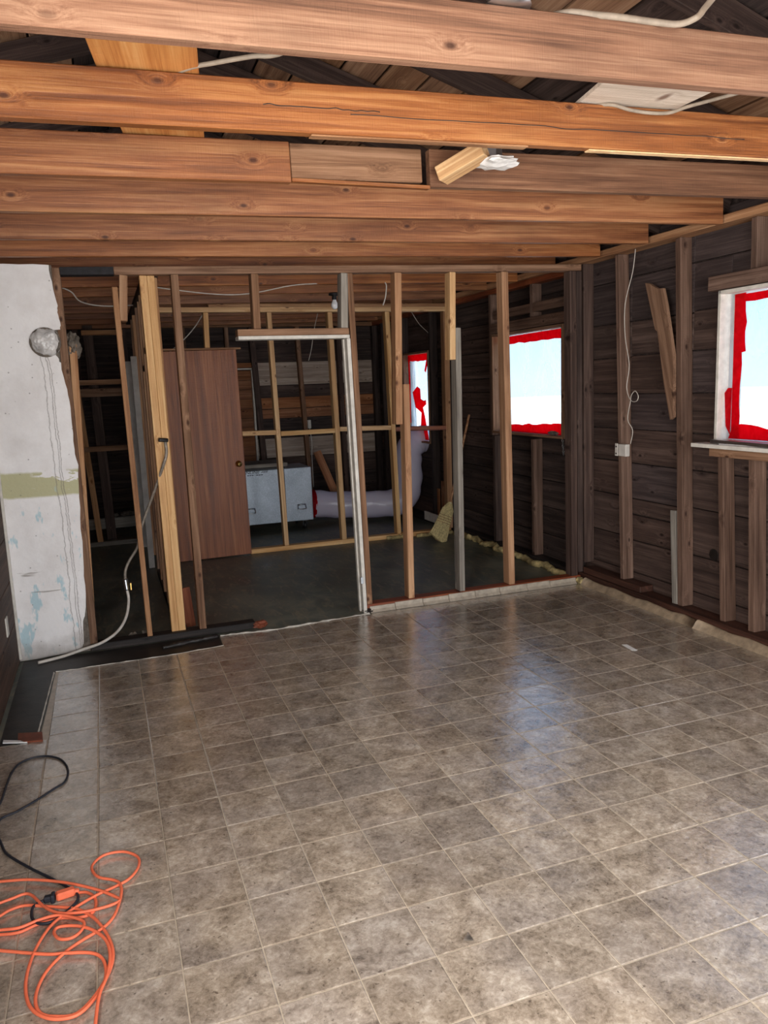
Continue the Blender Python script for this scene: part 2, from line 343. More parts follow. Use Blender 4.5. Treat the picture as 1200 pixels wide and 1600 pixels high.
def tube(name, pts, r, mat, parent=None, seg=8, sub=6, rfun=None, cap=True):
    P = spline(pts, sub) if sub > 1 else [Vector(p) for p in pts]
    V = []; Fc = []; N = len(P); up = None
    for i, p in enumerate(P):
        d = (P[min(i + 1, N - 1)] - P[max(i - 1, 0)])
        if d.length < 1e-9: d = Vector((1, 0, 0))
        d.normalize()
        if up is None: up = Vector((0, 0, 1)) if abs(d.z) < 0.9 else Vector((0, 1, 0))
        up = (up - d * up.dot(d)).normalized(); s = d.cross(up)
        for k in range(seg):
            a = 2 * math.pi * k / seg; rr = r if rfun is None else rfun(i / (N - 1), a)
            V.append(p + (up * math.sin(a) + s * math.cos(a)) * rr)
    for i in range(N - 1):
        for k in range(seg):
            k2 = (k + 1) % seg; Fc.append((i * seg + k, i * seg + k2, (i + 1) * seg + k2, (i + 1) * seg + k))
    if cap: Fc += [tuple(range(seg - 1, -1, -1)), tuple(range((N - 1) * seg, N * seg))]
    c = sum(P, Vector()) / N
    return mesh_obj(name, [v - c for v in V], Fc, M[mat], parent, True, c)
def lathe(name, prof, mat, parent, base, axis=(0, 0, 1), seg=20, smooth=True):
    ax = Vector(axis).normalized(); u = ax.orthogonal().normalized(); w = ax.cross(u); V = []; Fc = []
    for h, r in prof:
        for k in range(seg):
            a = 2 * math.pi * k / seg; V.append(ax * h + (u * math.cos(a) + w * math.sin(a)) * r)
    for i in range(len(prof) - 1):
        for k in range(seg):
            k2 = (k + 1) % seg; Fc.append((i * seg + k, i * seg + k2, (i + 1) * seg + k2, (i + 1) * seg + k))
    Fc += [tuple(range(seg - 1, -1, -1)), tuple(range((len(prof) - 1) * seg, len(prof) * seg))]
    return mesh_obj(name, V, Fc, M[mat], parent, smooth, base)
def prism(name, poly, n, depth, mat, parent=None, smooth=False):
    """a flat outline (3-D points in one plane) given real thickness along n"""
    P = [Vector(p) for p in poly]; c = sum(P, Vector()) / len(P); d = Vector(n).normalized() * depth; k = len(P)
    V = [p - c for p in P] + [p - c + d for p in P]
    Fc = [tuple(range(k - 1, -1, -1)), tuple(range(k, 2 * k))] + [(i, (i + 1) % k, (i + 1) % k + k, i + k) for i in range(k)]
    o = mesh_obj(name, V, Fc, M[mat], parent, smooth, c)
    bm = bmesh.new(); bm.from_mesh(o.data); bmesh.ops.recalc_face_normals(bm, faces=bm.faces[:]); bm.to_mesh(o.data); bm.free()
    return o
def orient(o, axis, wdir):
    """turn a top-level outline's own axes so that its grain runs along axis"""
    X = Vector(axis).normalized(); Z = Vector(wdir); Z = (Z - X * Z.dot(X)).normalized(); Y = Z.cross(X)
    m = Matrix(((X.x, Y.x, Z.x, 0), (X.y, Y.y, Z.y, 0), (X.z, Y.z, Z.z, 0), (0, 0, 0, 1))); loc = o.location.copy()
    o.data.transform(m.inverted()); o.matrix_basis = Matrix.Translation(loc) @ m
    return o
def lump(name, loc, sx, sy, sz, mat, parent=None, amp=0.3, freq=6, sub=3):
    bm = bmesh.new(); bmesh.ops.create_icosphere(bm, subdivisions=sub, radius=1.0); off = Vector((random.random() * 50, random.random() * 50, 0))
    for v in bm.verts:
        k = 1 + amp * noise.noise(v.co * freq * 0.35 + off) + amp * 0.5 * noise.noise(v.co * freq + off); v.co = Vector((v.co.x * sx * k, v.co.y * sy * k, v.co.z * sz * k))
    me = bpy.data.meshes.new(name); bm.to_mesh(me); bm.free(); me.materials.append(M[mat])
    o = bpy.data.objects.new(name, me); o.location = loc; return put(o, parent)
J = lambda a: random.uniform(-a, a)
CEIL = lambda x: 2.40 + 0.02 * x           # underside of the joists rises slightly to the right

# ------------------------------------------------------------------ outside ground
g = mesh_obj('yard_ground', [(-60, -60, -0.6), (90, -60, -0.6), (90, 90, -0.6), (-60, 90, -0.6)], [(0, 1, 2, 3)], M['ground'])
tag(g, 'pale bright ground outside the plastic covered windows', 'ground', kind='structure')

# ------------------------------------------------------------------ floor: subfloor, vinyl sheet and its tiles
T = 0.2286
fl = bx('floor', -2.6, 3.2, -2.8, 8.45, -0.12, -0.004, 'subfloor', None, 0)
tag(fl, 'dark stained bare subfloor partly covered with stone patterned vinyl squares', 'floor', kind='structure')
regions = [(-1.13, -0.9144, -2.7, 2.02), (-0.9144, 2.93, -2.7, 2.995), (0.07, 2.93, 2.995, 3.262)]
outline = [(-1.13, -2.7), (2.93, -2.7), (2.93, 3.262), (1.2, 3.262), (0.9, 3.24), (0.62, 3.21), (0.40, 3.20), (0.22, 3.225), (0.075, 3.235), (0.07, 3.03), (-0.28, 2.992), (-0.6, 2.985), (-0.93, 2.995), (-0.94, 2.5), (-0.95, 2.12), (-0.955, 2.03), (-1.0, 2.01), (-1.13, 2.03)]
prism('vinyl_sheet', [(x, y, -0.004) for x, y in outline], (0, 0, 1), 0.0027, 'grout', fl)
G = 0.0035
def tile_mesh(x0, x1, y0, y1):
    c = ((x0 + x1) / 2, (y0 + y1) / 2); hx = (x1 - x0) / 2; hy = (y1 - y0) / 2; e = 0.003
    V = [(-hx, -hy, -0.0014), (hx, -hy, -0.0014), (hx, hy, -0.0014), (-hx, hy, -0.0014), (-hx + e, -hy + e, 0), (hx - e, -hy + e, 0), (hx - e, hy - e, 0), (-hx + e, hy - e, 0)]
    return V, [(4, 5, 6, 7), (0, 1, 5, 4), (1, 2, 6, 5), (2, 3, 7, 6), (3, 0, 4, 7)], c
full = None; rest_v = []; rest_f = []; cells = []
def far_edge(x):
    for (x0, y0), (x1, y1) in zip(outline[2:9], outline[3:10]):
        if x1 <= x <= x0: return y0 + (y1 - y0) * (x - x0) / (x1 - x0 - 1e-9)
    return 3.2
for i in range(-5, 13):
    for j in range(-12, 15):
        x0, x1, y0, y1 = i * T, (i + 1) * T, j * T, (j + 1) * T; best = None
        for rx0, rx1, ry0, ry1 in regions:
            a, b, c, d = max(x0, rx0), min(x1, rx1), max(y0, ry0), min(y1, ry1)
            if b - a > 0.04 and d - c > 0.02:
                if ry1 == 2.995 and (x1 > 0.12): d = min(y1, far_edge(max((x0 + x1) / 2, 0.1))) ; a = max(a, 0.072) if i == 0 and j == 13 else a
                if ry0 == 2.995:
                    if j == 13: continue
                    d = min(y1, far_edge(max((x0 + x1) / 2, 0.1)))
                    if d - c < 0.012: continue
                if best is None or (b - a) * (d - c) > best[4]: best = (a, b, c, d, (b - a) * (d - c))
        if best: cells.append(best[:4])
def in_view(a, b, c, d):
    for x, y in ((a, c), (b, c), (a, d), (b, d), ((a + b) / 2, (c + d) / 2)):
        q = Vector((x, y, 0)) - CAM_POS; z = q.dot(CAM_F)
        if z > 0.1 and abs(q.dot(CAM_R) / z) < 600 / 1200.8 and abs(q.dot(CAM_U) / z) < 800 / 1200.8: return True
    return False
cells.sort(key=lambda c: (Vector(((c[0] + c[1]) / 2, (c[2] + c[3]) / 2, 0)) - CAM_POS).length)
n_tiles = 0
for a, b, c, d in cells:
    V, Fc, ctr = tile_mesh(a + G / 2, b - G / 2, c + G / 2, d - G / 2)
    if in_view(a, b, c, d) and n_tiles < 300:
        n_tiles += 1
        isfull = abs(b - a - T) < 1e-4 and abs(d - c - T) < 1e-4
        if isfull and full is not None:
            o = bpy.data.objects.new('tile', full); o.location = (ctr[0], ctr[1], 0.0001); put(o, fl)
        else:
            o = mesh_obj('tile', V, Fc, M['tile'], fl, False, (ctr[0], ctr[1], 0.0001))
            if isfull: full = o.data
    else:
        k = len(rest_v); rest_v += [(v[0] + ctr[0], v[1] + ctr[1], v[2] + 0.0001) for v in V]; rest_f += [tuple(q + k for q in f) for f in Fc]
if rest_v: tag(mesh_obj('further_tiles', rest_v, rest_f, M['tile'], fl), kind='stuff')
# torn pale edge of the vinyl in the doorway, and the curled edge at the left
def strip(name, pts, w, h, mat, parent):
    V = []; Fc = []
    for k, (x, y, z) in enumerate(pts):
        p = Vector((x, y, z)); q = Vector(pts[min(k + 1, len(pts) - 1)]) - Vector(pts[max(k - 1, 0)]); s = Vector((-q.y, q.x, 0)).normalized()
        ww = w * random.uniform(0.5, 1.3); hh = h * random.uniform(0.5, 1.3)
        V += [p - s * ww / 2, p + Vector((0, 0, hh)) - s * ww * 0.2, p + Vector((0, 0, hh)) + s * ww * 0.2, p + s * ww / 2]
        if k:
            b = 4 * (k - 1); Fc += [(b + i, b + i + 1, b + i + 5, b + i + 4) for i in range(3)] + [(b + 3, b, b + 4, b + 7)]
    Fc += [(0, 1, 2, 3), tuple(len(V) - 4 + i for i in (3, 2, 1, 0))]
    return mesh_obj(name, V, Fc, M[mat], parent)
strip('torn_edge', [(0.08 + 0.0355 * k, far_edge(0.08 + 0.0355 * k) + 0.008 + J(0.006), -0.003) for k in range(31)], 0.028, 0.009, 'torn', fl)
strip('torn_edge', [(0.07 - 0.04 * k, 3.03 - 0.038 * min(1, k / 9) + 0.004 + J(0.003), -0.003) for k in range(26)], 0.010, 0.006, 'torn', fl)
strip('torn_edge', [(-0.94 - 0.0012 * k, 2.99 - 0.04 * k, -0.003) for k in range(25)], 0.008, 0.006, 'torn', fl)
# exposed black felt beside the vinyl
prism('felt_patch', [(-1.13, 2.04, -0.004), (-0.96, 2.04, -0.004), (-0.945, 2.5, -0.004), (-0.935, 3.0, -0.004), (0.065, 3.035, -0.004), (0.07, 3.29, -0.004), (-0.75, 3.29, -0.004), (-1.13, 3.29, -0.004)], (0, 0, 1), 0.0012, 'tar', fl)

# ------------------------------------------------------------------ right wall: outer skin, sheathing boards, studs, plates, windows
WIN = {'C': (0.98, 1.955, 1.19, 2.095), 'B': (3.625, 4.835, 1.125, 2.05), 'A': (6.365, 7.15, 0.93, 1.99), 'D': (-1.15, 0.05, 1.19, 2.095)}
wr = empty('wall_right', (3.09, 3, 0), 'right wall of dark horizontal sheathing boards behind open studs', 'wall', kind='structure')
def cut_spans(z0, z1, ya, yb, wins):
    spans = [(ya, yb)]
    for y0, y1, a, b in wins:
        if min(z1, b) - max(z0, a) > 0.5 * (z1 - z0) or (min(z1, b) - max(z0, a) > 0.02 and False):
            spans = [s for p, q in spans for s in ((p, min(q, y0)), (max(p, y1), q)) if s[1] - s[0] > 0.01]
    return spans
def split_rows(seams, wins):
    """rows of boards; a row that crosses a sill or head line is split there so openings stay clear"""
    return seams
sk = []
for w in WIN.values(): pass
zs = sorted({-0.12, 2.75} | {w[2] for w in WIN.values()} | {w[3] for w in WIN.values()})
for z0, z1 in zip(zs[:-1], zs[1:]):
    if z1 - z0 < 0.001: continue
    zm = (z0 + z1) / 2; spans = [(-2.8, 8.45)]
    for y0, y1, a, b in WIN.values():
        if a < zm < b: spans = [s for p, q in spans for s in ((p, min(q, y0)), (max(p, y1), q)) if s[1] - s[0] > 0.01]
    for p, q in spans: sk.append((p, q, z0, z1))
V = []; Fc = []
for p, q, z0, z1 in sk:
    k = len(V); V += [(x, y, z) for x in (0.034, 0.06) for y in (p - 3, q - 3) for z in (z0, z1)]
    Fc += [tuple(k + i for i in f) for f in ((0, 1, 3, 2), (4, 6, 7, 5), (0, 4, 5, 1), (2, 3, 7, 6), (0, 2, 6, 4), (1, 5, 7, 3))]
mesh_obj('siding', [(v[0] + 3.09, v[1] + 3, v[2]) for v in V], Fc, M['sheathing_dark'], wr)
def boards_x(seams, ya, yb, mats):
    for z0, z1 in zip(seams[:-1], seams[1:]):
        pieces = [(z0, z1, ya, yb)]
        for y0, y1, a, b in WIN.values():
            new = []
            for p, q, s, e in pieces:
                if q <= a or p >= b or e <= y0 or s >= y1: new.append((p, q, s, e)); continue
                if s < y0: new.append((p, q, s, y0))
                if e > y1: new.append((p, q, y1, e))
                if p < a - 0.03: new.append((p, a, max(s, y0), min(e, y1)))
                if q > b + 0.03: new.append((b, q, max(s, y0), min(e, y1)))
            pieces = new
        for p, q, s, e in pieces:
            if e - s < 0.02: continue
            d = random.choice((0, 0.002, 0.004))
            bx('sheathing_board', 3.092 + d, 3.118 + d, s + 0.001, e - 0.001, p + 0.003, q - 0.003 - random.random() * 0.004, 'sheathing' if (q < 0.8 and s < 3.4) else ('sheathing_mid' if (p > 1.9 and s < 3.4) else random.choice(mats)), wr, 0.003)
random.seed(11)
SEAM = [0.02, 0.17, 0.418, 0.735, 0.987, 1.23, 1.49, 1.761, 2.012, 2.31, 2.60]
boards_x(SEAM, -2.75, 2.27, ['sheathing', 'sheathing', 'sheathing', 'sheathing_mid'])
boards_x([0.02, 0.17, 0.412, 0.606, 0.722, 0.985, 1.231, 1.487, 1.761, 2.0, 2.31, 2.60], 2.27, 2.89, ['sheathing', 'sheathing', 'sheathing', 'sheathing_mid'])
boards_x([0.02, 0.17, 0.428, 0.729, 0.99, 1.235, 1.49, 1.75, 2.0, 2.3, 2.6], 2.89, 3.45, ['sheathing', 'sheathing', 'sheathing', 'sheathing_mid'])
boards_x([0.02, 0.26, 0.5, 0.74, 0.98, 1.12, 1.4, 1.7, 2.05, 2.32, 2.6], 3.45, 4.84, ['sheathing_dark'])
boards_x([0.02, 0.26, 0.5, 0.76, 0.95], 4.84, 5.8, ['sheathing_dark'])
boards_x([0.95, 1.10, 1.24, 1.38, 1.51, 1.645, 1.775, 1.90, 2.04, 2.17], 4.84, 5.8, ['sheathing'])
boards_x([2.17, 2.38, 2.6], 4.84, 5.8, ['sheathing_dark'])
boards_x([0.02, 0.26, 0.5, 0.74, 0.98, 1.12, 1.4, 1.7, 2.0, 2.3, 2.6], 5.8, 8.34, ['sheathing_dark', 'sheathing_dark', 'sheathing'])

lathe('hole_shade_disc', [(0, 0.040), (0.0012, 0.038)], 'tar', wr, (3.0915, 2.03, 0.455), (-1, 0, 0), 14, False)  # flat dark disc on the board, standing in for the shade inside a hole
def rstud(yt, zt, yb, zb, mat, w=0.05, x=3.0, d=0.09, name='stud'):
    """stud of the right wall: near-edge y at the top and the bottom"""
    return lumber(name, (x + d / 2, yb + w / 2, zb), (x + d / 2, yt + w / 2, zt), d, w, mat, wr, (1, 0, 0), 0.004)
bx('bottom_plate', 2.962, 3.09, -2.75, 3.44, -0.003, 0.076, 'brown_plate', wr, 0.004)
bx('bottom_plate', 2.985, 3.09, 3.45, 8.3, -0.003, 0.06, 'dark_plate', wr, 0.004)
bx('plate_block', 2.975, 3.09, 2.60, 3.30, 0.076, 0.122, 'brown_plate', wr, 0.004)
bx('top_plate', 2.955, 3.09, -2.75, 8.3, 2.468, 2.515, 'stud', wr, 0.004)
bx('top_plate', 3.0, 3.09, 3.40, 8.3, 2.42, 2.467, 'red_plate', wr, 0.004)
rstud(2.925, 2.467, 2.82, 0.122, 'dark_stud', 0.042)
rstud(2.297, 2.467, 2.195, 0.078, 'dark_stud', 0.052)
rstud(1.884, 1.112, 1.82, 0.076, 'dark_stud', 0.045)
rstud(1.636, 1.112, 1.588, 0.076, 'dark_stud', 0.05)
rstud(1.683, 2.467, 1.678, 2.185, 'dark_stud', 0.047)
rstud(1.25, 1.112, 1.22, 0.076, 'dark_stud', 0.047)
rstud(0.93, 2.467, 0.93, 0.076, 'dark_stud', 0.045)
rstud(0.35, 2.467, 0.35, 0.076, 'dark_stud', 0.045)
rstud(3.345, 2.467, 3.315, 0.15, 'sheathing', 0.05)
rstud(3.46, 2.42, 3.43, 0.06, 'sheathing_dark', 0.05)
rstud(4.088, 1.10, 4.08, 0.06, 'dark_stud', 0.048)
rstud(4.09, 2.42, 4.09, 2.145, 'dark_stud', 0.05)
rstud(4.845, 2.42, 4.845, 1.10, 'dark_stud', 0.05)
rstud(4.80, 1.10, 4.80, 0.06, 'sheathing', 0.05)
rstud(6.30, 2.42, 6.30, 0.06, 'sheathing_dark', 0.05)
rstud(5.95, 2.42, 5.95, 0.06, 'sheathing_dark', 0.05)
rstud(7.17, 2.42, 7.17, 0.06, 'sheathing_dark', 0.05)
rstud(7.9, 2.42, 7.9, 0.06, 'sheathing_dark', 0.05)
lumber('nailing_strip', (3.015, 2.275, 0.078), (3.015, 2.315, 0.715), 0.03, 0.05, 'grey_stud', wr, (1, 0, 0))
bx('header', 2.985, 3.09, 0.88, 2.034, 2.10, 2.184, 'dark_stud', wr)
bx('header', 2.985, 3.09, 3.56, 4.84, 2.056, 2.143, 'dark_stud', wr)
bx('blocking', 3.0, 3.09, 3.52, 4.80, 2.185, 2.26, 'dark_stud', wr)

# windows
def window(n, key, label, trim):
    y0, y1, z0, z1 = WIN[key]
    w = empty('window_%d' % n, (3.05, (y0 + y1) / 2, z0), label, 'window', kind='structure')
    for ya, yb in ((y0 - 0.001, y0 + 0.022), (y1 - 0.022, y1 + 0.001)):
        bx('jamb', 2.992, 3.14, ya, yb, z0, z1, trim, w)
    bx('head_jamb', 2.992, 3.14, y0, y1, z1 - 0.022, z1, trim, w); bx('stool', 2.985, 3.14, y0, y1, z0, z0 + 0.02, trim, w)
    # outer sash frame
    for ya, yb in ((y0 + 0.022, y0 + 0.06), (y1 - 0.06, y1 - 0.022)): bx('sash', 3.10, 3.135, ya, yb, z0 + 0.02, z1 - 0.022, 'white_paint', w)
    ny, nz = 22, 16; V = []; Fc = []
    for a in range(ny + 1):
        for b in range(nz + 1):
            y = y0 + 0.023 + (y1 - y0 - 0.046) * a / ny; z = z0 + 0.021 + (z1 - z0 - 0.044) * b / nz
            ed = min(a, ny - a, b, nz - b) > 0
            V.append((3.07 + (0.012 * noise.noise(Vector((y * 5, z * 3, n * 7.0))) + 0.008 * noise.noise(Vector((y * 14, z * 4, n * 3.0))) if ed else 0), y, z))
    for a in range(ny):
        for b in range(nz):
            k = a * (nz + 1) + b; Fc.append((k, k + 1, k + nz + 2, k + nz + 1))
    mesh_obj('plastic_sheet', V, Fc, M['film'], w, True)
    return w
def tape(w, pts, x=3.052):
    """a torn strip of tape: outline of (y, z) points with its own thickness"""
    return prism('red_tape', [(x, y, z) for y, z in pts], (1, 0, 0), 0.003, 'tape', w)
def ragged(a, b, n, amp): return [(a[0] + (b[0] - a[0]) * k / n + J(amp), a[1] + (b[1] - a[1]) * k / n + J(amp)) for k in range(n + 1)]
random.seed(5)
w3 = window(3, 'C', 'near window in the right wall sealed with clear plastic and red tape', 'white_paint')
y0, y1, z0, z1 = WIN['C']
tape(w3, [(y1 - 0.075, z0 + 0.03)] + [(y1 - 0.07, z1 - 0.03)] + ragged((y1 - 0.155, z1 - 0.03), (y1 - 0.165, z1 - 0.36), 6, 0.007) + ragged((y1 - 0.135, z1 - 0.37), (y1 - 0.13, z0 + 0.03), 8, 0.006))
tape(w3, [(y0 + 0.03, z1 - 0.03), (y1 - 0.072, z1 - 0.035)] + ragged((y1 - 0.16, z1 - 0.085), (y0 + 0.03, z1 - 0.075), 12, 0.007), 3.047)
tape(w3, [(y0 + 0.03, z0 + 0.025), (y1 - 0.06, z0 + 0.025)] + ragged((y1 - 0.10, z0 + 0.11), (y0 + 0.03, z0 + 0.085), 14, 0.012), 3.047)
tape(w3, [(y1 - 0.075, z0 + 0.05), (y1 - 0.04, z0 + 0.10), (y1 - 0.024, z0 + 0.30), (y1 - 0.05, z0 + 0.33), (y1 - 0.08, z0 + 0.33)], 3.042)
tape(w3, [(1.585, 1.95), (1.60, 1.95), (1.60, 1.985), (1.585, 1.985)], 3.056)
w2 = window(2, 'B', 'middle window in the right wall with bluish plastic and red tape along its top', 'old_stud')
y0, y1, z0, z1 = WIN['B']
tape(w2, [(y0 + 0.025, z1 - 0.03), (y1 - 0.03, z1 - 0.035)] + ragged((y1 - 0.03, z1 - 0.10), (y0 + 0.025, z1 - 0.11), 12, 0.006))
tape(w2, [(y1 - 0.12, z0 + 0.03), (y1 - 0.115, z1 - 0.06)] + ragged((y1 - 0.17, z1 - 0.06), (y1 - 0.16, z0 + 0.03), 12, 0.008), 3.047)
tape(w2, [(y0 + 0.025, z0 + 0.022), (y1 - 0.05, z0 + 0.022)] + ragged((y1 - 0.12, z0 + 0.075), (y0 + 0.025, z0 + 0.115), 18, 0.016), 3.042)
w1 = window(1, 'A', 'far window in the right wall covered in torn red tape above the white duct', 'old_stud')
y0, y1, z0, z1 = WIN['A']; z0 = 1.12
tape(w1, [(y0 + 0.025, z1 - 0.024), (y1 - 0.03, z1 - 0.024)] + ragged((y1 - 0.03, z1 - 0.10), (y0 + 0.025, z1 - 0.11), 9, 0.008))
tape(w1, [(y0 + 0.024, 0.955), (y0 + 0.024, z1 - 0.12), (y0 + 0.04, z1 - 0.28)] + ragged((y0 + 0.055, z1 - 0.40), (y0 + 0.15, 0.96), 6, 0.006), 3.047)
tape(w1, [(y0 + 0.16, z1 - 0.10), (y0 + 0.10, z1 - 0.09), (y0 + 0.185, z1 - 0.245), (y0 + 0.225, z1 - 0.225)], 3.043)
tape(w1, [(y0 + 0.13, 0.96), (y0 + 0.40, 0.96), (y0 + 0.34, z0 + 0.16), (y0 + 0.52, z0 + 0.22), (y0 + 0.60, z0 + 0.40), (y0 + 0.45, z0 + 0.47), (y0 + 0.36, z0 + 0.44), (y0 + 0.35, z0 + 0.32), (y0 + 0.26, z0 + 0.30), (y0 + 0.20, z0 + 0.31), (y0 + 0.19, z0 + 0.26), (y0 + 0.29, z0 + 0.22), (y0 + 0.24, z0 + 0.12)], 3.039)
tape(w1, [(y1 - 0.07, z0 + 0.03), (y1 - 0.065, z1 - 0.05)] + ragged((y1 - 0.11, z1 - 0.05), (y1 - 0.10, z0 + 0.03), 8, 0.006), 3.043)

# window shelf under the near window
ws = bx('window_shelf', 2.872, 2.985, 0.9, 2.018, 1.168, 1.192, 'white_paint'); tag(ws, 'white painted shelf board under the near window', 'shelf')
bx('apron', 2.93, 3.0, 0.9, 1.925, 1.113, 1.166, 'old_stud', ws)

# ------------------------------------------------------------------ other outer walls
wb = empty('wall_back', (1.0, 8.34, 0), 'far back wall of rough horizontal boards with bare studs', 'wall', kind='structure')
bx('siding', -2.6, 3.2, 8.372, 8.40, -0.12, 2.75, 'sheathing_dark', wb, 0)
random.seed(21)
bseam = [0.02, 0.25, 0.47, 0.715, 0.98, 1.235, 1.365, 1.515, 1.67, 1.975, 2.25, 2.48, 2.7]
bm_ = ['sheathing_dark', 'sheathing_dark', 'sheathing', 'sheathing_pale', 'sheathing_dark', 'sheathing_warm', 'sheathing_warm', 'sheathing', 'sheathing_pale', 'sheathing_dark', 'sheathing_dark', 'sheathing_dark']
for k, (z0, z1) in enumerate(zip(bseam[:-1], bseam[1:])):
    bx('sheathing_board', 1.36, 3.088, 8.342 + J(0.002), 8.368, z0 + 0.004, z1 - 0.005, bm_[k], wb, 0.003)
    for xa, xb in ((-1.15, 0.60), (0.60, 1.33)):
        if xb == 1.33 and z1 < 1.98: continue
        bx('sheathing_board', xa, xb, 8.342 + J(0.002), 8.368, z0 + 0.004, z1 - 0.005, 'sheathing_dark', wb, 0.003)
def bstud(xt, xb, mat, w=0.06, z0=0.05, z1=2.42): lumber('stud', (xb, 8.295, z0), (xt, 8.295, z1), w, 0.09, mat, wb, (1, 0, 0), 0.004)
bstud(1.36, 1.45, 'sheathing', 0.075); bstud(1.96, 2.05, 'old_stud', 0.055); bstud(0.5, 0.5, 'old_stud'); bstud(1.04, 1.04, 'old_stud', 0.05, 1.99); bstud(2.52, 2.55, 'sheathing'); bstud(3.04, 3.05, 'sheathing_dark', 0.08); bstud(-0.2, -0.2, 'sheathing'); bstud(-0.75, -0.78, 'sheathing')
bx('bottom_plate', -1.15, 3.0, 8.25, 8.34, -0.003, 0.05, 'dark_plate', wb); bx('top_plate', -1.15, 3.0, 8.25, 8.34, 2.42, 2.47, 'old_stud', wb)
d2 = empty('door_2', (0.95, 8.34, 0), 'old doorway in the back wall boarded over with narrow orange planks', 'doorway', kind='structure')
for k in range(15):
    bx('plank', 0.60, 1.335, 8.350 + J(0.004), 8.368, 0.02 + 0.124 * k, 0.02 + 0.124 * k + 0.119, 'sheathing_warm', d2, 0.003)
bx('side_trim', 1.335, 1.362, 8.30, 8.368, 0.0, 1.905, 'white_paint', d2); bx('head_trim', 0.6, 1.335, 8.30, 8.368, 1.885, 1.905, 'white_paint', d2); bx('head_board', 0.6, 1.36, 8.30, 8.368, 1.91, 1.97, 'sheathing_warm', d2)

wl = empty('wall_left', (-1.16, 1, 0), 'left wall of dark brown boards beside the white plaster', 'wall', kind='structure')
bx('siding', -1.235, -1.20, -0.55, 8.4, -0.12, 2.75, 'sheathing_dark', wl, 0)
for k in range(10):
    z = 0.0 + 0.262 * k
    for ya, yb in (((-2.7, -1.95), (-0.55, 3.285)) if 0.9 < z + 0.13 < 2.2 else ((-2.7, 3.285),)): bx('wall_board', -1.19, -1.15, ya, yb, z + 0.003, z + 0.259, 'left_board', wl, 0.003)
    bx('wall_board', -1.19, -1.15, 3.34, 8.3, z + 0.003, z + 0.259, 'sheathing_dark', wl, 0.003)
bx('corner_strip', -1.15, -1.135, 3.265, 3.29, 0.02, 2.38, 'white_paint', wl)
bx('switch_plate', -1.15, -1.142, 2.85, 2.92, 0.29, 0.40, 'white_paint', wl)
wf = empty('wall_front', (1, -2.78, 0), 'wall behind the camera with a wide patio opening', 'wall', kind='structure')
for a in ((-1.2, -0.9, 0.0, 2.75), (2.4, 3.12, 0.0, 2.75), (-0.9, 2.4, 2.15, 2.75)):
    bx('wall_panel', a[0], a[1], -2.80, -2.76, a[2], a[3], 'left_board', wf, 0)

# ------------------------------------------------------------------ plaster wall with the flue hole
random.seed(3)
edge = [(-0.748, 2.395), (-0.742, 2.30), (-0.735, 2.24), (-0.722, 2.16), (-0.728, 2.12), (-0.716, 2.06), (-0.72, 2.02)]
arc = [(-0.81 + 0.083 * math.cos(a), 1.945 + 0.088 * math.sin(a)) for a in [math.radians(55 + k * 25) for k in range(11)]]
low = [(-0.752, 1.86), (-0.738, 1.82), (-0.722, 1.70), (-0.712, 1.60), (-0.708, 1.45), (-0.71, 1.30), (-0.70, 1.2), (-0.712, 1.0), (-0.72, 0.8), (-0.726, 0.55), (-0.732, 0.38), (-0.745, 0.25), (-0.765, 0.20), (-0.77, 0.08), (-0.79, 0.02)]
def fine(P, n, a):
    out = []
    for p, q in zip(P[:-1], P[1:]): out += [(p[0] + (q[0] - p[0]) * k / n + J(a), p[1] + (q[1] - p[1]) * k / n + J(a)) for k in range(n)]
    return out + [P[-1]]
poly = [(-1.15, 0.0), (-1.15, 2.395)] + [(-1.15 + 0.08 * k, 2.395 + J(0.006)) for k in range(1, 5)] + fine(edge, 3, 0.003) + fine(arc, 1, 0.003) + fine(low, 3, 0.004) + [(-0.9, 0.01), (-1.05, 0.0)]
wp = empty('wall_plaster', (-0.95, 3.31, 0), 'white peeling plaster wall with a green stripe and stuffed flue hole', 'wall', kind='structure')
o = prism('plaster_face', [(x, 3.300, z) for x, z in poly], (0, 1, 0), 0.018, 'plaster', wp)
bpy.context.view_layer.update()
for v in o.data.vertices: v.co += Vector(o.location) - Vector((0, 0, 0))
o.location = (0, 0, 0); o.matrix_parent_inverse = Matrix.Translation((0.95, -3.31, 0))
bx('backing_board', -1.15, -0.735, 3.320, 3.345, 0.0, 2.395, 'rag', wp, 0); bx('edge_lath', -0.735, -0.690, 3.315, 3.40, 0.0, 2.38, 'old_stud', wp)
lathe('flue_ring', [(0.0, 0.088), (0.006, 0.088), (0.006, 0.072), (0.0, 0.072)], 'rag', wp, (-0.81, 3.298, 1.945), (0, -1, 0), 24)
fp = lump('flue_plug', (-0.81, 3.300, 1.948), 0.082, 0.040, 0.086, 'plastic_bag', None, 0.20, 5, 4); tag(fp, 'crumpled clear plastic stuffed into the round flue hole', 'plastic')

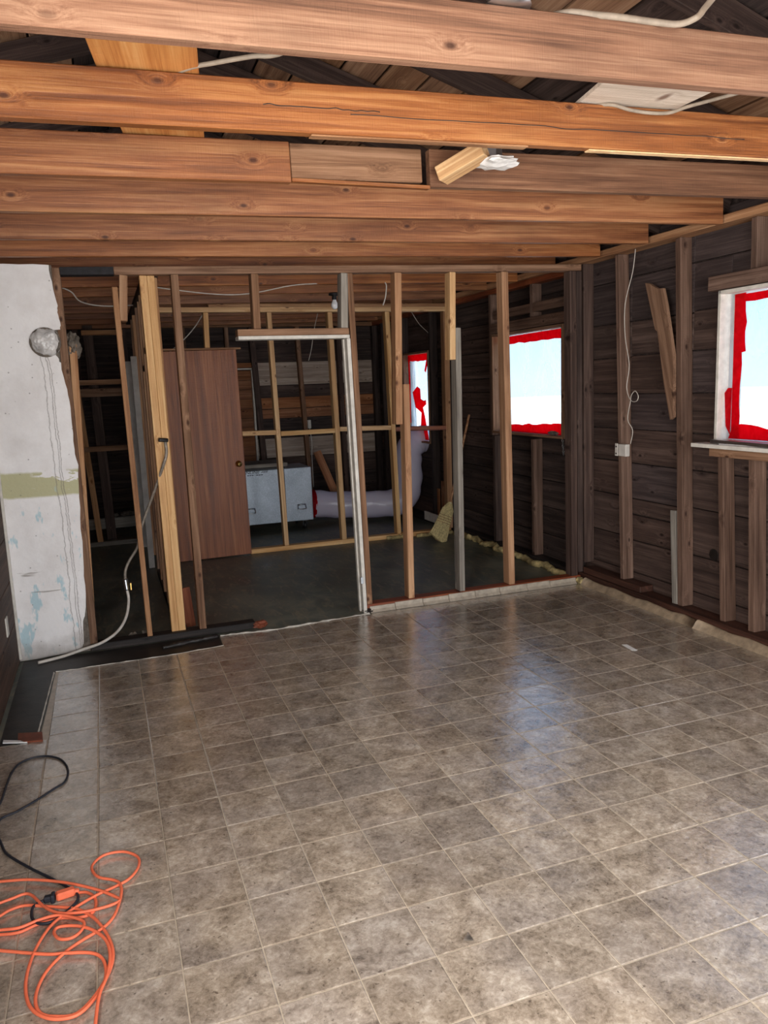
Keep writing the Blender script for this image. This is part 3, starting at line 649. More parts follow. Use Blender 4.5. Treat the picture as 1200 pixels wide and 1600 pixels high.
# ------------------------------------------------------------------ ceiling joists, rafters, roof boards
ce = empty('ceiling', (1, 2, 2.4), 'open ceiling of exposed orange pine joists', 'ceiling', kind='structure')
def joist(y, mat, xa=-1.18, xb=2.95, d=0.148, t=0.042, name='joist', dz=0.0, dyl=0.0):
    z = lambda x: CEIL(x) + d / 2 + dz
    return lumber(name, (xa, y + t / 2 + dyl, z(xa)), (xb, y + t / 2, z(xb)), d, t, mat, ce, (0, 0, 1), 0.003)
joist(0.090, 'rough_joist', t=0.042); joist(0.676, 'pine', t=0.042)
joist(1.262, 'pine', -1.18, 0.242); joist(1.264, 'rough_joist', 0.83, 3.09)
joist(1.276, 'old_stud', 0.246, 0.80, 0.13, 0.03, 'filler_board', 0.018); bx('lath_strip', 0.246, 0.83, 1.262, 1.295, CEIL(0.5) - 0.002, CEIL(0.5) + 0.012, 'pine', ce)
joist(1.868, 'pine', -1.18, 2.93, dyl=-0.02); joist(2.480, 'pine', -1.18, 2.90, dyl=-0.03); joist(2.970, 'pine', -1.18, 2.88, dyl=-0.02)
for y in (3.66, 4.26, 4.83, 5.50, 6.10, 6.70, 7.30, 7.89): joist(y, 'pine', -1.18, 2.953)
joist(-0.50, 'pine'); joist(-1.11, 'pine'); joist(-1.72, 'rough_joist'); joist(-2.3, 'pine')
lumber('lath_strip', (1.2, 0.700, CEIL(1.2) - 0.003), (2.3, 0.700, CEIL(2.3) - 0.003), 0.005, 0.03, 'new_stud', ce); lumber('lath_strip', (0.17, 0.700, CEIL(0.17) - 0.003), (0.95, 0.700, CEIL(0.95) - 0.003), 0.005, 0.036, 'stud', ce)
# long drying cracks in two joists
def crack(y, xa, xb, dz, seed):
    n = 18; tube('crack', [(xa + (xb - xa) * k / n, y - 0.0002, CEIL(xa + (xb - xa) * k / n) + dz + 0.008 * noise.noise(Vector((k * 0.6, seed, 0)))) for k in range(n + 1)], 0.0016, 'tar', ce, 5, 3)
crack(0.676, 0.30, 1.9, 0.062, 3.0); crack(1.868, 0.35, 1.05, 0.080, 8.0); crack(0.676, 0.02, 0.40, 0.075, 12.0)
# knee brace above the third joist
lumber('brace', (0.87, 1.245, 2.455), (1.0, 1.10, 2.525), 0.06, 0.085, 'new_stud', ce, (0, 0, 1))
rf = empty('roof', (0, 3, 2.6), 'dim underside of the roof with long boards above the joists', 'roof', kind='structure')
RZ = lambda x: 3.62 - 0.315 * abs(x - 0.1)
random.seed(9)
for s, n in ((1, 17), (-1, 9)):
    for k in range(n):
        xa = 0.1 + s * (0.01 + 0.2 * k); xb = xa + s * 0.193; xm = (xa + xb) / 2
        m = random.choice(['roof_board', 'roof_board', 'roof_board', 'sheathing_dark', 'sheathing'])
        lumber('roof_board', (xm, -2.8, RZ(xm) + 0.02), (xm, 8.4, RZ(xm) + 0.02), 0.196, 0.022, m, rf, (s, 0, -0.315), 0.002)
for y in (-1.65, -0.43, 0.18, 0.79, 1.40, 2.01, 2.62, 3.12, 3.73, 4.34, 4.95, 5.56, 6.17, 6.78, 7.39):
    for s, xe in ((1, 3.1), (-1, -1.2)):
        lumber('rafter', (0.1, y, RZ(0.1) - 0.07), (xe, y, RZ(xe) - 0.07), 0.12, 0.04, 'sheathing', rf, (0, 0, 1), 0.003)
mesh_obj('roof_skin', [(-2.6, -2.9, RZ(-2.6) + 0.06), (0.1, -2.9, RZ(0.1) + 0.06), (3.6, -2.9, RZ(3.6) + 0.06), (-2.6, 8.5, RZ(-2.6) + 0.06), (0.1, 8.5, RZ(0.1) + 0.06), (3.6, 8.5, RZ(3.6) + 0.06)], [(0, 1, 4, 3), (1, 2, 5, 4)], M['tar'], rf)
for y in (-2.86, 8.42):
    prism('gable', [(-1.25, y, 2.6), (3.2, y, 2.6), (3.2, y, RZ(3.2)), (0.1, y, RZ(0.1)), (-1.25, y, RZ(-1.25))], (0, 1, 0), 0.03, 'sheathing_dark', rf)

# loose sheets lying across the joists
o = lumber('plywood_plank', (-0.405, 0.06, 2.556), (-0.205, 1.40, 2.556), 0.288, 0.016, 'ply', None, (1, -0.15, 0)); tag(o, 'orange plywood strip lying across the joists at upper left', 'plank')
prism_o = prism('plywood_sheet', [(1.125, 0.45, 2.578), (1.20, 0.90, 2.578), (1.57, 0.90, 2.585), (1.585, 0.45, 2.585)], (0, 0, 1), 0.014, 'pale_ply'); tag(prism_o, 'pale plywood offcut resting above the joists at upper right', 'plywood')

# ------------------------------------------------------------------ front partition (open studs)
pm = empty('wall_middle', (1.0, 3.34, 0), 'open stud partition between the tiled room and the dark room', 'wall', kind='structure')
def stud(rt, zt, rb, zb, mat, w=0.045, y=3.30, d=0.09, parent=pm, name='stud'):
    """right edge x of the front face at the top and at the bottom"""
    return lumber(name, (rb - w / 2, y + d / 2, zb), (rt - w / 2, y + d / 2, zt), w, d, mat, parent, (1, 0, 0), 0.003)
def tplate(xa, xb, y, mat, parent, h=0.047, d=0.09, zf=lambda x: CEIL(x) - 0.003):
    return lumber('top_plate', (xa, y + d / 2, zf(xa) - h / 2), (xb, y + d / 2, zf(xb) - h / 2), h, d, mat, parent)
tplate(-0.385, 2.95, 3.302, 'old_stud', pm); tplate(-0.69, -0.385, 3.302, 'burnt', pm)
PT = lambda x: CEIL(x) - 0.052
stud(-0.372, 2.27, -0.349, 0.045, 'stud', 0.033)
stud(-0.307, PT(-0.3), -0.330, 2.068, 'stud', 0.048, 3.31)
stud(-0.192, 2.345, -0.178, 0.0, 'new_stud', 0.045, 3.345); stud(-0.146, 2.345, -0.132, 0.0, 'new_stud', 0.045, 3.345)
stud(-0.005, PT(0), 0.001, 0.045, 'old_stud', 0.046)
stud(0.500, PT(0.5), 0.497, 2.010, 'old_stud', 0.048); stud(1.110, PT(1.1), 1.094, 2.010, 'grey_stud', 0.05)
stud(1.141, PT(1.1), 1.186, 0.055, 'old_stud', 0.040)
stud(1.498, PT(1.5), 1.470, 1.337, 'stud', 0.05, 3.305); stud(1.529, 1.618, 1.516, 0.058, 'stud', 0.046, 3.30)
stud(1.907, PT(1.9), 1.893, 1.778, 'new_stud', 0.045); stud(1.939, 2.002, 1.928, 0.058, 'grey_stud', 0.042)
stud(2.326, PT(2.3), 2.357, 0.058, 'stud', 0.052)
stud(2.905, PT(2.9), 2.925, 0.058, 'sheathing', 0.055); stud(2.958, PT(2.95), 2.985, 0.08, 'sheathing', 0.045, 3.31)
bx('header', 0.342, 1.098, 3.298, 3.392, 1.965, 2.009, 'old_stud', pm)
bx('head_jamb', 0.342, 1.098, 3.286, 3.405, 1.941, 1.964, 'white_paint', pm)
lumber('door_jamb', (1.126, 3.345, 0.0), (1.088, 3.345, 1.940), 0.026, 0.12, 'white_paint', pm, (1, 0, 0)); lumber('door_stop', (1.1065, 3.355, 0.0), (1.0685, 3.355, 1.938), 0.012, 0.035, 'white_paint', pm, (1, 0, 0))
bx('strike_plate', 1.098, 1.120, 3.282, 3.287, 0.22, 0.27, 'steel', pm)
bx('bottom_plate', 1.145, 2.955, 3.302, 3.392, -0.003, 0.056, 'red_plate', pm, 0.004)
bx('bottom_plate', -0.735, 0.33, 3.302, 3.392, -0.003, 0.043, 'dark_plate', pm, 0.004)
lump('rotten_plate_end', (0.36, 3.31, 0.018), 0.05, 0.035, 0.026, 'shard', pm, 0.5, 6, 3)
lump('rotten_post_foot', (1.155, 3.30, 0.012), 0.035, 0.03, 0.016, 'dark_plate', pm, 0.6, 6, 3)
# stud behind the plaster edge with grey insulation on its top
stud(-0.640, 1.95, -0.700, 0.0, 'stud', 0.045, 3.45)
o = lump('insulation_scrap', (-0.665, 3.49, 1.93), 0.045, 0.05, 0.085, 'rag', None, 0.45, 7, 4); tag(o, 'grey insulation scrap hanging on a stud beside the plaster', 'insulation')
# cove base along the partition and along the right wall
bf = empty('baseboard_middle', (2, 3.29, 0), 'low whitish cove base pieces along the front partition', 'baseboard', kind='structure')
xs = [1.16, 1.355, 1.575, 1.785, 2.005, 2.215, 2.455, 2.66, 2.90]
for k in range(len(xs) - 1):
    h = 0.040 + random.random() * 0.012 + (0.008 if 3 <= k <= 5 else 0)
    prism('cove_piece', [(xs[k] + 0.002, 3.268 + J(0.002), 0.0), (xs[k] + 0.002, 3.288, 0.005 + h * 0.3), (xs[k] + 0.002, 3.292, h), (xs[k] + 0.002, 3.299, h), (xs[k] + 0.002, 3.300, 0.0)], (1, 0, 0), xs[k + 1] - xs[k] - 0.004, 'cove', bf)
br = empty('baseboard_right', (2.94, 1, 0), 'rounded dusty cove base along the foot of the right wall', 'baseboard', kind='structure')
for ya, yb, dx in ((-2.7, 0.6, 0), (0.6, 2.0, 0.004), (2.003, 3.24, 0)):
    n = 10; V = []; Fc = []
    prof = [(2.905, 0.0), (2.918, 0.016), (2.934, 0.036), (2.946, 0.045), (2.958, 0.045), (2.961, 0.0)]
    for k in range(n + 1):
        y = ya + (yb - ya) * k / n; j = J(0.004)
        V += [(px + dx + (j if i < 5 else 0), y, pz * (1 + 0.12 * math.sin(k * 2.1) if i > 1 else 1)) for i, (px, pz) in enumerate(prof)]
    m = len(prof)
    for k in range(n): Fc += [(k * m + i, k * m + i + 1, (k + 1) * m + i + 1, (k + 1) * m + i) for i in range(m - 1)]
    Fc += [tuple(range(m)), tuple(range(n * m + m - 1, n * m - 1, -1))]
    mesh_obj('cove_strip', V, Fc, M['cove_dirty'], br, True)

# ------------------------------------------------------------------ cross partition behind the new post
pc = empty('wall_cross', (-0.19, 5, 0), 'stud partition running back from the new yellow corner post', 'wall', kind='structure')
lumber('top_plate', (-0.16, 3.44, 2.375), (-0.16, 7.0, 2.375), 0.04, 0.09, 'dark_plate', pc)
random.seed(13)
for y, m in ((3.50, 'stud'), (3.72, 'stud'), (4.05, 'stud'), (4.42, 'stud'), (4.85, 'stud'), (5.3, 'old_stud'), (5.95, 'stud'), (6.4, 'old_stud')):
    bx('stud', -0.190 - J(0.006), -0.120, y, y + 0.042, 0.05, 2.355, m, pc)
for y0, y1, z in ((3.545, 3.715, 1.78), (4.10, 4.41, 1.92), (4.47, 4.84, 1.80)): bx('blocking', -0.186, -0.125, y0, y1, z, z + 0.045, 'dark_plate', pc)
bx('jamb_board', -0.245, -0.192, 5.60, 5.64, 0.0, 1.96, 'greypaint', pc); bx('jamb_board', -0.262, -0.195, 6.68, 6.72, 0.0, 1.96, 'greypaint', pc)
bx('bottom_plate', -0.19, -0.12, 3.44, 5.3, -0.003, 0.045, 'dark_plate', pc)
lumber('trim_scrap', (-0.09, 3.55, 0.0), (-0.12, 3.47, 0.30), 0.09, 0.015, 'red_plate', pc, (1, 0, 0))

# ------------------------------------------------------------------ rear partition with the flush door
pr = empty('wall_rear_partition', (1.5, 5.8, 0), 'rear stud partition of fresh pine with a mid rail and flush door', 'wall', kind='structure')
Y2 = 5.75
RT = 2.357
def s2(rt, rb, mat, w=0.045, zt=RT, zb=0.045): return stud(rt, zt, rb, zb, mat, w, Y2, 0.09, pr)
tplate(-0.14, 2.95, Y2, 'new_stud', pr, 0.046, 0.09, lambda x: 2.405)
bx('top_plate', 0.5, 2.95, Y2 + 0.01, Y2 + 0.09, 2.407, 2.44, 'stud', pr)
s2(0.494, 0.488, 'new_stud', 0.046, RT, 2.03); s2(1.098, 1.138, 'new_stud'); s2(1.710, 1.754, 'new_stud', 0.05); s2(2.318, 2.366, 'new_stud', 0.048); s2(2.985, 2.975, 'stud', 0.06); s2(0.012, 0.02, 'new_stud', 0.045)
bx('head_block', 0.02, 0.78, Y2 + 0.01, Y2 + 0.08, 2.012, 2.03, 'stud', pr)
for xa, xb, za, zb in ((0.74, 1.072, 1.203, 1.195), (1.122, 1.683, 1.180, 1.180), (1.735, 2.293, 1.192, 1.178), (2.345, 2.925, 1.158, 1.143)):
    lumber('mid_rail', (xa, Y2 + 0.045, za), (xb, Y2 + 0.045, zb), 0.046, 0.088, 'new_stud' if xa < 2.3 else 'red_plate', pr)
bx('bottom_plate', 0.745, 2.955, Y2, Y2 + 0.09, -0.003, 0.043, 'new_stud', pr)
d1 = empty('door_1', (0.39, 5.72, 0), 'plain flush brown wooden door with a round brass knob', 'door', kind='structure')
lumber('door_slab', (0.400, 5.735, 0.006), (0.378, 5.735, 2.006), 0.695, 0.035, 'door', d1, (1, 0, 0))
kn = lathe('door_knob', [(0, 0.030), (0.004, 0.031), (0.010, 0.022), (0.028, 0.012), (0.036, 0.020), (0.046, 0.027), (0.058, 0.026), (0.066, 0.016), (0.068, 0.0005)], 'brass', d1, (0.676, 5.717, 0.915), (0, -1, 0), 24)
lathe('keyhole', [(0, 0.006), (0.002, 0.006)], 'black', kn, (0.676, 5.650, 0.915), (0, -1, 0), 12)

# ------------------------------------------------------------------ dark left room framing
pd = empty('wall_dark_room', (-0.6, 7.0, 0), 'dim framing wall at the end of the dark left room', 'wall', kind='structure')
bx('bottom_plate', -1.15, -0.15, 7.0, 7.09, -0.003, 0.045, 'grey_stud', pd)
bx('mid_rail', -1.15, -0.27, 7.0, 7.05, 1.738, 1.79, 'stud', pd); bx('mid_rail', -1.15, -0.27, 7.05, 7.09, 1.612, 1.698, 'old_stud', pd); bx('mid_rail', -1.15, -0.27, 7.0, 7.05, 1.03, 1.085, 'old_stud', pd)
lumber('stud', (-0.672, 7.03, 0.045), (-0.76, 7.03, 1.74), 0.06, 0.045, 'stud', pd, (1, 0, 0))
lumber('stud', (-0.55, 7.2, 0.0), (-0.60, 7.2, 2.37), 0.10, 0.045, 'sheathing', pd, (1, 0, 0)); lumber('stud', (-1.0, 7.03, 0.045), (-1.0, 7.03, 2.37), 0.05, 0.09, 'sheathing', pd, (1, 0, 0))
bx('sill_board', -0.95, -0.28, 7.35, 7.40, 0.13, 0.25, 'grey_stud', pd); bx('head_rail', -0.66, -0.25, 6.96, 7.0, 2.25, 2.30, 'stud', pd)
for k, (x, y, z, s) in enumerate(((-0.52, 7.37, 0.275, 0.045), (-0.36, 7.37, 0.285, 0.05))):
    o = lump('insulation_scrap', (x, y, z), s * 1.5, 0.03, s * 0.5, 'rag', None, 0.6, 6, 3); tag(o, ('smaller' if k == 0 else 'larger') + ' grey insulation tuft on the sill of the dark left room', 'insulation', 'insulation tufts in the dark room')
# ------------------------------------------------------------------ machine box on casters
mb = empty('blower_cabinet', (1.24, 7.0, 0), 'galvanised steel cabinet on casters standing behind the rear partition', 'machine')
BY = 6.75
bx('body', 0.80, 1.665, BY, BY + 0.55, 0.112, 0.728, 'galv', mb, 0.006)
bx('lid', 0.80, 1.40, BY + 0.02, BY + 0.5, 0.752, 0.795, 'grey_stud', mb, 0.004); bx('lid_gasket', 0.80, 1.36, BY - 0.004, BY + 0.5, 0.729, 0.751, 'black', mb, 0.002)
bx('panel_seam', 1.345, 1.352, BY - 0.003, BY + 0.01, 0.118, 0.724, 'dark_metal', mb, 0)
for hx in (0.945, 1.53):
    h = bx('handle_plate', hx - 0.05, hx + 0.05, BY - 0.004, BY, 0.225, 0.31, 'galv', mb, 0.002)
    tube('handle_bail', [(hx - 0.042, BY - 0.006, 0.298), (hx - 0.046, BY - 0.03, 0.262), (hx - 0.03, BY - 0.034, 0.252), (hx + 0.03, BY - 0.034, 0.252), (hx + 0.046, BY - 0.03, 0.262), (hx + 0.042, BY - 0.006, 0.298)], 0.006, 'steel', h, 8, 3)
    tube('handle_pivot', [(hx - 0.048, BY - 0.008, 0.300), (hx + 0.048, BY - 0.008, 0.300)], 0.007, 'steel', h, 8, 1)
for cx, cy in ((0.9, BY + 0.07), (1.575, BY + 0.07), (0.9, BY + 0.47), (1.575, BY + 0.47)):
    c = bx('caster', cx - 0.035, cx + 0.035, cy - 0.035, cy + 0.035, 0.103, 0.112, 'steel', mb, 0.002)
    for s in (-1, 1): lumber('fork', (cx + s * 0.017, cy, 0.103), (cx + s * 0.017, cy + 0.012, 0.036), 0.034, 0.004, 'steel', c, (0, 1, 0))
    lathe('wheel', [(-0.012, 0.03), (-0.012, 0.040), (-0.008, 0.043), (0.008, 0.043), (0.012, 0.040), (0.012, 0.03)], 'black', c, (cx, cy + 0.012, 0.044), (1, 0, 0), 20)
def text_mesh(name, body, x0, x1, y, z0, z1, parent, shear=0.0):
    cu = bpy.data.curves.new(name, 'FONT'); cu.body = body; cu.shear = shear; cu.offset = 0.012; t = bpy.data.objects.new(name + '_curve', cu); COL.objects.link(t)
    dg = bpy.context.evaluated_depsgraph_get(); dg.update(); me = bpy.data.meshes.new_from_object(t.evaluated_get(dg)); bpy.data.objects.remove(t)
    vx = [v.co.x for v in me.vertices]; vy = [v.co.y for v in me.vertices]; sx = (x1 - x0) / (max(vx) - min(vx)); sz = (z1 - z0) / (max(vy) - min(vy)); mx, my = min(vx), min(vy)
    for v in me.vertices: v.co = Vector((x0 + (v.co.x - mx) * sx, y, z0 + (v.co.y - my) * sz))
    me.name = name; me.materials.clear(); me.materials.append(M['print']); o = bpy.data.objects.new(name, me); return put(o, parent)
text_mesh('lettering', 'NLINE', 0.912, 1.075, BY - 0.0015, 0.694, 0.726, mb, 0.25); text_mesh('lettering', '2000', 1.083, 1.162, BY - 0.0015, 0.697, 0.722, mb, 0.35)
V = []; Fc = []
for a, b in ((0.928, 0.952), (0.956, 0.975), (0.980, 1.000), (1.013, 1.018), (1.028, 1.052), (1.055, 1.078), (1.081, 1.105)):
    k = len(V); V += [(a, BY - 0.0012, 0.672), (b, BY - 0.0012, 0.672), (b, BY - 0.0012, 0.682), (a, BY - 0.0012, 0.682)]; Fc.append((k, k + 1, k + 2, k + 3))
mesh_obj('fine_print', V, Fc, M['print'], mb)

# ------------------------------------------------------------------ inflated plastic duct to the far window
dt = empty('air_duct', (2.3, 6.9, 0), 'inflated white plastic air duct bending up to the far window', 'duct')
def wob(t, a): return 0.160 + 0.010 * noise.noise(Vector((t * 22, math.cos(a) * 1.5, math.sin(a) * 1.5))) + 0.005 * math.sin(t * 60) * (1 if 0.5 < t < 0.7 else 0.4)
tube('duct_body', [(1.735, 6.98, 0.262), (1.95, 6.96, 0.235), (2.25, 6.90, 0.215), (2.55, 6.82, 0.21), (2.74, 6.76, 0.235), (2.83, 6.735, 0.33), (2.86, 6.73, 0.50), (2.865, 6.74, 0.70), (2.885, 6.75, 0.84), (2.95, 6.76, 0.92), (3.04, 6.77, 0.96), (3.13, 6.77, 0.97)], 0.16, 'duct', dt, 28, 7, wob)
tube('red_tape_collar', [(1.667, 6.98, 0.265), (1.70, 6.98, 0.265), (1.738, 6.98, 0.263)], 0.166, 'tape', dt, 28, 3, lambda t, a: 0.166 + 0.004 * math.sin(a * 9 + t * 7))

# ------------------------------------------------------------------ broom
bo = empty('broom', (2.6, 5.33, 0), 'straw broom leaning against the end of the rear partition', 'broom')
tip = Vector((3.035, 5.42, 1.283)); neck = Vector((2.775, 5.37, 0.395)); foot = Vector((2.60, 5.335, 0.02)); ax = (tip - neck).normalized()
tube('handle', [neck - ax * 0.03, neck.lerp(tip, 0.5), tip], 0.0125, 'stud', bo, 12, 3)
V = []; Fc = []; n = 48; prof = [(0.0, 0.018, 0.018), (0.04, 0.040, 0.026), (0.08, 0.062, 0.036), (0.15, 0.070, 0.040), (0.24, 0.078, 0.036), (0.32, 0.090, 0.030), (0.405, 0.108, 0.024)]
down = (foot - neck).normalized(); side = Vector((0.93, -0.15, 0)).cross(Vector((0, 1, 0))); wd = (Vector((1, 0, 0)) - down * down.x).normalized(); dp = down.cross(wd)
for r, (h, a, b) in enumerate(prof):
    for k in range(n):
        an = 2 * math.pi * k / n; rid = 1 + 0.06 * (k % 2) + (J(0.03) if r > 3 else 0)
        hh = h + (J(0.012) - (-0.03 * math.cos(an)) if r == len(prof) - 1 else 0)
        V.append(neck + down * hh + (wd * math.cos(an) * a + dp * math.sin(an) * b) * rid)
for r in range(len(prof) - 1):
    for k in range(n): Fc.append((r * n + k, r * n + (k + 1) % n, (r + 1) * n + (k + 1) % n, (r + 1) * n + k))
Fc += [tuple(range(n - 1, -1, -1)), tuple(range((len(prof) - 1) * n, len(prof) * n))]
hd = mesh_obj('broom_head', V, Fc, M['straw'], bo)
for h, a, b in ((0.15, 0.0725, 0.0415), (0.175, 0.075, 0.0415), (0.20, 0.0775, 0.040), (0.225, 0.080, 0.039)):
    tube('stitching', [neck + down * h + wd * math.cos(k * math.pi / 8) * a + dp * math.sin(k * math.pi / 8) * b for k in range(17)], 0.0022, 'shard', hd, 6, 2, None, False)
tube('wire_binding', [neck + down * (0.005 + 0.0018 * k) + (wd * math.cos(k) * 0.021 + dp * math.sin(k) * 0.021) for k in range(26)], 0.0025, 'steel', bo, 6, 1)

# ------------------------------------------------------------------ ceiling bulb, cables, junction boxes
lb = empty('bare_bulb_fixture', (1.47, 4.86, CEIL(1.47)), 'bare frosted light bulb in a black socket under the joists', 'light')
cz = CEIL(1.47) + 0.0
lathe('ceiling_box', [(0, 0.048), (0.012, 0.05), (0.022, 0.046)], 'dark_metal', lb, (1.47, 4.852, cz - 0.022), (0, 0, 1), 20)
lathe('socket', [(0, 0.019), (0.006, 0.022), (0.03, 0.02), (0.036, 0.03)], 'black', lb, (1.47, 4.852, cz - 0.058), (0, 0, 1), 20)
lathe('bulb', [(0.0, 0.001), (0.004, 0.013), (0.014, 0.025), (0.03, 0.031), (0.046, 0.030), (0.062, 0.023), (0.078, 0.0155), (0.09, 0.014)], 'bulb', lb, (1.47, 4.852, cz - 0.142), (0, 0, 1), 24)
def cable(name, pts, r, mat, label, cat='cable', group=None):
    return tag(tube(name, pts, r, mat, None, 8, 5), label, cat, group)
cable('ceiling_cable', [(0.70, 0.13, 2.572), (0.74, 0.105, 2.573), (0.80, 0.095, 2.570), (0.876, 0.080, 2.566), (0.985, 0.075, 2.564), (1.067, 0.072, 2.567), (1.108, 0.05, 2.580), (1.10, 0.015, 2.585), (1.08, -0.04, 2.586), (1.05, -0.15, 2.60)], 0.009, 'oldcable', 'thick white cable draped over the nearest joist at upper right')
cable('ceiling_cable', [(1.20, 0.74, 2.577), (1.27, 0.668, 2.572), (1.36, 0.666, 2.560), (1.45, 0.664, 2.556), (1.53, 0.660, 2.562), (1.575, 0.62, 2.573), (1.642, 0.517, 2.577), (1.70, 0.40, 2.580), (1.75, 0.12, 2.590)], 0.0065, 'oldcable', 'white cable sagging below the pale plywood offcut')
cable('ceiling_cable', [(-0.23, 0.70, 2.552), (-0.185, 0.648, 2.553), (-0.139, 0.62, 2.555), (-0.088, 0.587, 2.557), (-0.03, 0.548, 2.558), (0.06, 0.49, 2.560), (0.2, 0.12, 2.562)], 0.007, 'oldcable', 'pale cable stub beside the orange plywood strip overhead')
cable('hanging_wire', [(1.72, 4.28, 2.45), (1.735, 4.25, 2.42), (1.725, 4.25, 2.33), (1.70, 4.25, 2.26)], 0.005, 'wire', 'white wire end hanging from the joists above the partition')
cable('hanging_wire', [(1.83, 6.72, 2.44), (1.77, 6.70, 2.25), (1.73, 6.70, 2.05), (1.69, 6.70, 1.92)], 0.004, 'wire', 'white wire dangling in front of the back wall boards')
cable('hanging_wire', [(2.95, 6.72, 2.46), (3.00, 6.6, 2.30), (3.05, 6.4, 2.15), (3.05, 6.33, 1.98)], 0.004, 'wire', 'thin grey wire hanging left of the far window')
cable('slack_wire', [(-0.14, 4.26, 2.40), (0.3, 4.24, 2.345), (0.6, 4.24, 2.345), (0.95, 4.24, 2.41), (1.2, 4.27, 2.43)], 0.004, 'wire', 'slack cream wire strung below the joists left of the bulb')
cable('slack_wire', [(0.05, 6.10, 1.95), (0.25, 6.10, 2.10), (0.40, 6.11, 2.25), (0.52, 6.12, 2.42)], 0.005, 'wire', 'taut wire rising behind the top of the flush door')
cable('slack_wire', [(-0.75, 4.28, 2.40), (-0.66, 4.28, 2.36), (-0.60, 4.28, 2.29), (-0.45, 4.28, 2.26), (-0.24, 4.42, 2.28)], 0.005, 'wire', 'curled wire under the joists right of the plaster wall')
cable('wall_wire', [(2.985, 2.72, 2.466), (2.985, 2.747, 2.319), (2.983, 2.821, 2.113), (2.983, 2.817, 1.894), (2.983, 2.768, 1.692), (2.983, 2.792, 1.537), (2.975, 2.737, 1.447), (2.965, 2.66, 1.440), (2.965, 2.642, 1.475), (2.968, 2.68, 1.510), (2.972, 2.725, 1.48), (2.980, 2.745, 1.436), (2.984, 2.778, 1.311), (2.985, 2.723, 1.234), (2.985, 2.745, 1.137)], 0.0028, 'wire', 'white wire with a loop hanging down a right wall stud')
ob = empty('outlet_box', (2.99, 2.83, 1.05), 'small metal outlet box nailed to the right wall stud', 'outlet')
bx('box_body', 2.962, 3.0, 2.77, 2.852, 1.045, 1.132, 'greypaint', ob, 0.003); bx('mounting_ear', 2.958, 2.963, 2.855, 2.885, 1.045, 1.135, 'white_paint', ob, 0.001)
for z in (1.062, 1.112): lathe('screw', [(0, 0.006), (0.003, 0.006)], 'dark_metal', ob, (2.958, 2.87, z), (-1, 0, 0), 10)
jb = empty('junction_box', (0.545, 0.10, 2.56), 'metal junction box above the nearest joist at the top edge', 'junction box')
lathe('box_shell', [(0, 0.052), (0.006, 0.055), (0.035, 0.055), (0.04, 0.05)], 'steel', jb, (0.545, 0.10, 2.566), (0, 0, 1), 8, False); lathe('box_collar', [(0, 0.062), (0.004, 0.062)], 'steel', jb, (0.545, 0.10, 2.560), (0, 0, 1), 20)
cb = empty('ceiling_box_remnant', (1.07, 1.20, 2.47), 'broken white ceiling plaster around an old light box', 'ceiling box')
lump('plaster_chunk', (1.07, 1.14, 2.49), 0.085, 0.075, 0.022, 'drywall', cb, 0.3, 6, 3); lathe('box_shell', [(0, 0.05), (0.045, 0.05)], 'steel', cb, (1.06, 1.17, 2.505), (0, 0, 1), 8, False)
bw = empty('back_wall_outlet', (2.0, 8.22, 1.13), 'white outlet with a dangling cord on a back wall stud', 'outlet')
bx('outlet_body', 2.03, 2.075, 8.215, 8.25, 1.09, 1.20, 'white_paint', bw, 0.003); tube('outlet_cord', [(2.05, 8.21, 1.09), (2.07, 8.21, 0.9), (2.06, 8.21, 0.7), (2.06, 8.21, 0.3)], 0.006, 'wire', bw)

# flexible gas line with its valve
gl = empty('gas_line', (-0.5, 3.5, 0), 'grey flexible gas line with a valve hanging from the yellow post', 'gas line')
tube('wall_fitting', [(-0.150, 3.335, 1.318), (-0.175, 3.325, 1.322), (-0.205, 3.318, 1.325)], 0.013, 'dark_metal', gl, 12, 3)
tube('upper_hose', [(-0.165, 3.322, 1.31), (-0.165, 3.31, 1.24), (-0.19, 3.32, 1.16), (-0.27, 3.42, 0.95), (-0.34, 3.47, 0.78), (-0.375, 3.49, 0.66), (-0.395, 3.5, 0.60), (-0.45, 3.5, 0.52), (-0.478, 3.5, 0.46), (-0.485, 3.5, 0.40)], 0.0095, 'greywire', gl, 10, 6)
vv = tube('valve_body', [(-0.485, 3.5, 0.405), (-0.484, 3.5, 0.375), (-0.482, 3.5, 0.345), (-0.480, 3.5, 0.325)], 0.017, 'steel', gl, 12, 2)
bx('valve_handle', -0.458, -0.448, 3.485, 3.515, 0.325, 0.375, 'brass', vv, 0.002)
tube('lower_hose', [(-0.480, 3.5, 0.33), (-0.476, 3.48, 0.26), (-0.50, 3.42, 0.17), (-0.56, 3.34, 0.10), (-0.66, 3.284, 0.055), (-0.78, 3.27, 0.03), (-0.90, 3.24, 0.012), (-1.04, 3.19, 0.010)], 0.0095, 'wire', gl, 10, 6)

